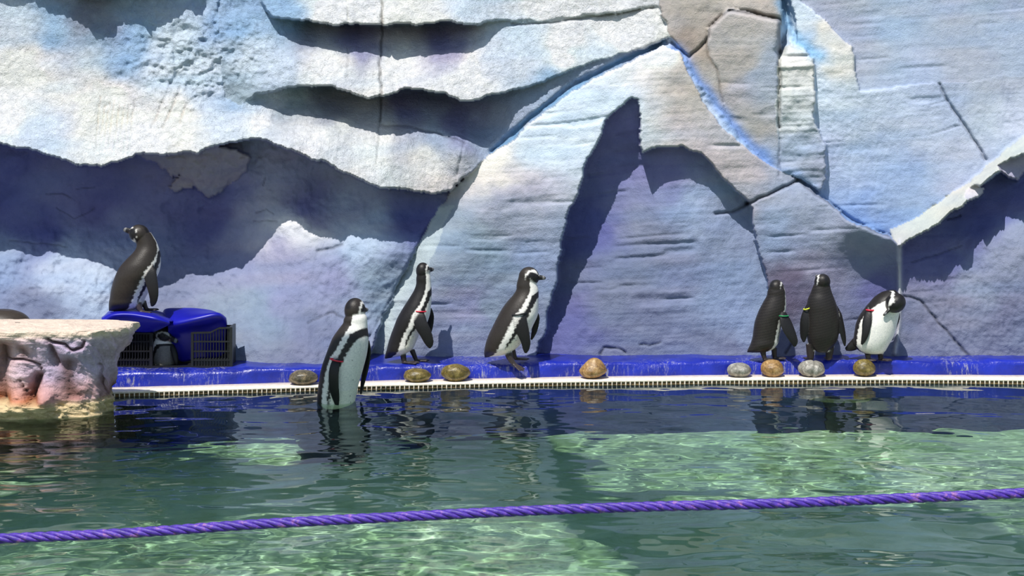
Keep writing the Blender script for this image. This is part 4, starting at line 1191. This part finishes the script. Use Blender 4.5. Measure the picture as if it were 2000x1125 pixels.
# stones under water
def submerged(px, py, z, a, b_, h_, mat, label, name='submerged_stone', seed=1):
    d = (CH - z)*F/(py-HY)
    c = Vector(((px-CX)/F*d, d, z-h_))
    n, m = 48, 20
    th = np.linspace(0, 2*np.pi, n, endpoint=False); V = []
    for i in range(m):
        t = (i+0.5)/m*math.pi
        r = math.sin(t)**0.3
        f = 1+0.15*fbm(np.cos(th)*1.5+seed, np.sin(th)*1.5+math.cos(t), 3, 600+seed)
        V.append(np.stack([np.cos(th)*r*a*f, np.sin(th)*r*b_*f, np.full(n, math.cos(t)*h_) + h_], -1))
    A = np.array(V).reshape(-1, 3); A[:, 2] -= h_
    I = np.arange(m*n).reshape(m, n); I2 = np.roll(I, -1, 1)
    q = [tuple(k) for k in np.stack([I[:-1], I[1:], I2[1:], I2[:-1]], -1).reshape(-1, 4)] + [tuple(I[0][::-1]), tuple(I[-1])]
    o = mesh_obj(name, [tuple(v) for v in A], q, mat); o.location = c
    tag(o, label, 'stone')
    return o
M_ALG = stone_mat('pale_algae_stone', (120, 124, 84), (160, 160, 116), (190, 190, 150))
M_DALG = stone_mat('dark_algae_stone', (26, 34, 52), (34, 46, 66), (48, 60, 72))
submerged(1642, 781, -0.012, 0.16, 0.07, 0.035, M_ALG, 'pale stone just below the water in front of the right hand penguins', seed=3)
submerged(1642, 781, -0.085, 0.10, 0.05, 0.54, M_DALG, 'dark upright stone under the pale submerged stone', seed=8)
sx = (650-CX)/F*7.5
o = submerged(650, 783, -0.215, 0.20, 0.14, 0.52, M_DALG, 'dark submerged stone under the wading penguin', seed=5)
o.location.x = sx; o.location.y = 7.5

# ------------------------------------------------------------------ purple rope across the front
def rope():
    pts = [(-260,1064),(0,1052),(250,1041),(500,1024),(750,1011),(1000,999),(1250,990),(1500,984),(1750,974),(2000,963),(2260,950)]
    dr = 2.35; R0 = 10.3*dr/F
    C = [np.array(W(x_, y_, dr)) for x_, y_ in pts]
    m = 1500
    cl = [Vector(crs(C, i/(m-1)*(len(C)-1))) for i in range(m)]
    ln = sum((cl[i+1]-cl[i]).length for i in range(m-1))
    root = empty('rope', cl[0])
    tag(root, 'thick twisted purple rope stretched low across the front of the pool', 'rope')
    m_, nt, b = new_mat('purple_fibre')
    co = objco(nt); n = nz(nt, 60, 4, 0.7, co)
    nt.links.new(ramp(nt, n.outputs[0], [(0.35, tuple(srgb(58, 36, 132))), (0.56, tuple(srgb(84, 56, 168))), (0.70, tuple(srgb(158, 108, 160)))]), b.inputs['Base Color'])
    b.inputs['Roughness'].default_value = 0.42
    n2 = nz(nt, 900, 2, 0.5, co); bump(nt, b, n2.outputs[0], 0.5, 0.001)
    NS = 4; pitch = 0.042
    for s in range(NS):
        rings = []
        acc = 0
        for i in range(m):
            if i: acc += (cl[i]-cl[i-1]).length
            t = (cl[min(i+1, m-1)] - cl[max(i-1, 0)]).normalized()
            a = t.cross(Vector((0, 0, 1))).normalized(); bb = a.cross(t).normalized()
            ph = -2*math.pi*acc/(pitch*NS/2) + 2*math.pi*s/NS
            c = cl[i] + (a*math.cos(ph) + bb*math.sin(ph))*R0*0.50
            er = a*math.cos(ph) + bb*math.sin(ph); et = -a*math.sin(ph) + bb*math.cos(ph)
            rings.append([c + er*math.cos(2*math.pi*k/10)*R0*0.48 + et*math.sin(2*math.pi*k/10)*R0*0.52 for k in range(10)])
        B = BM(); B.loft(rings)
        B.obj('strand', m_, root)
rope()
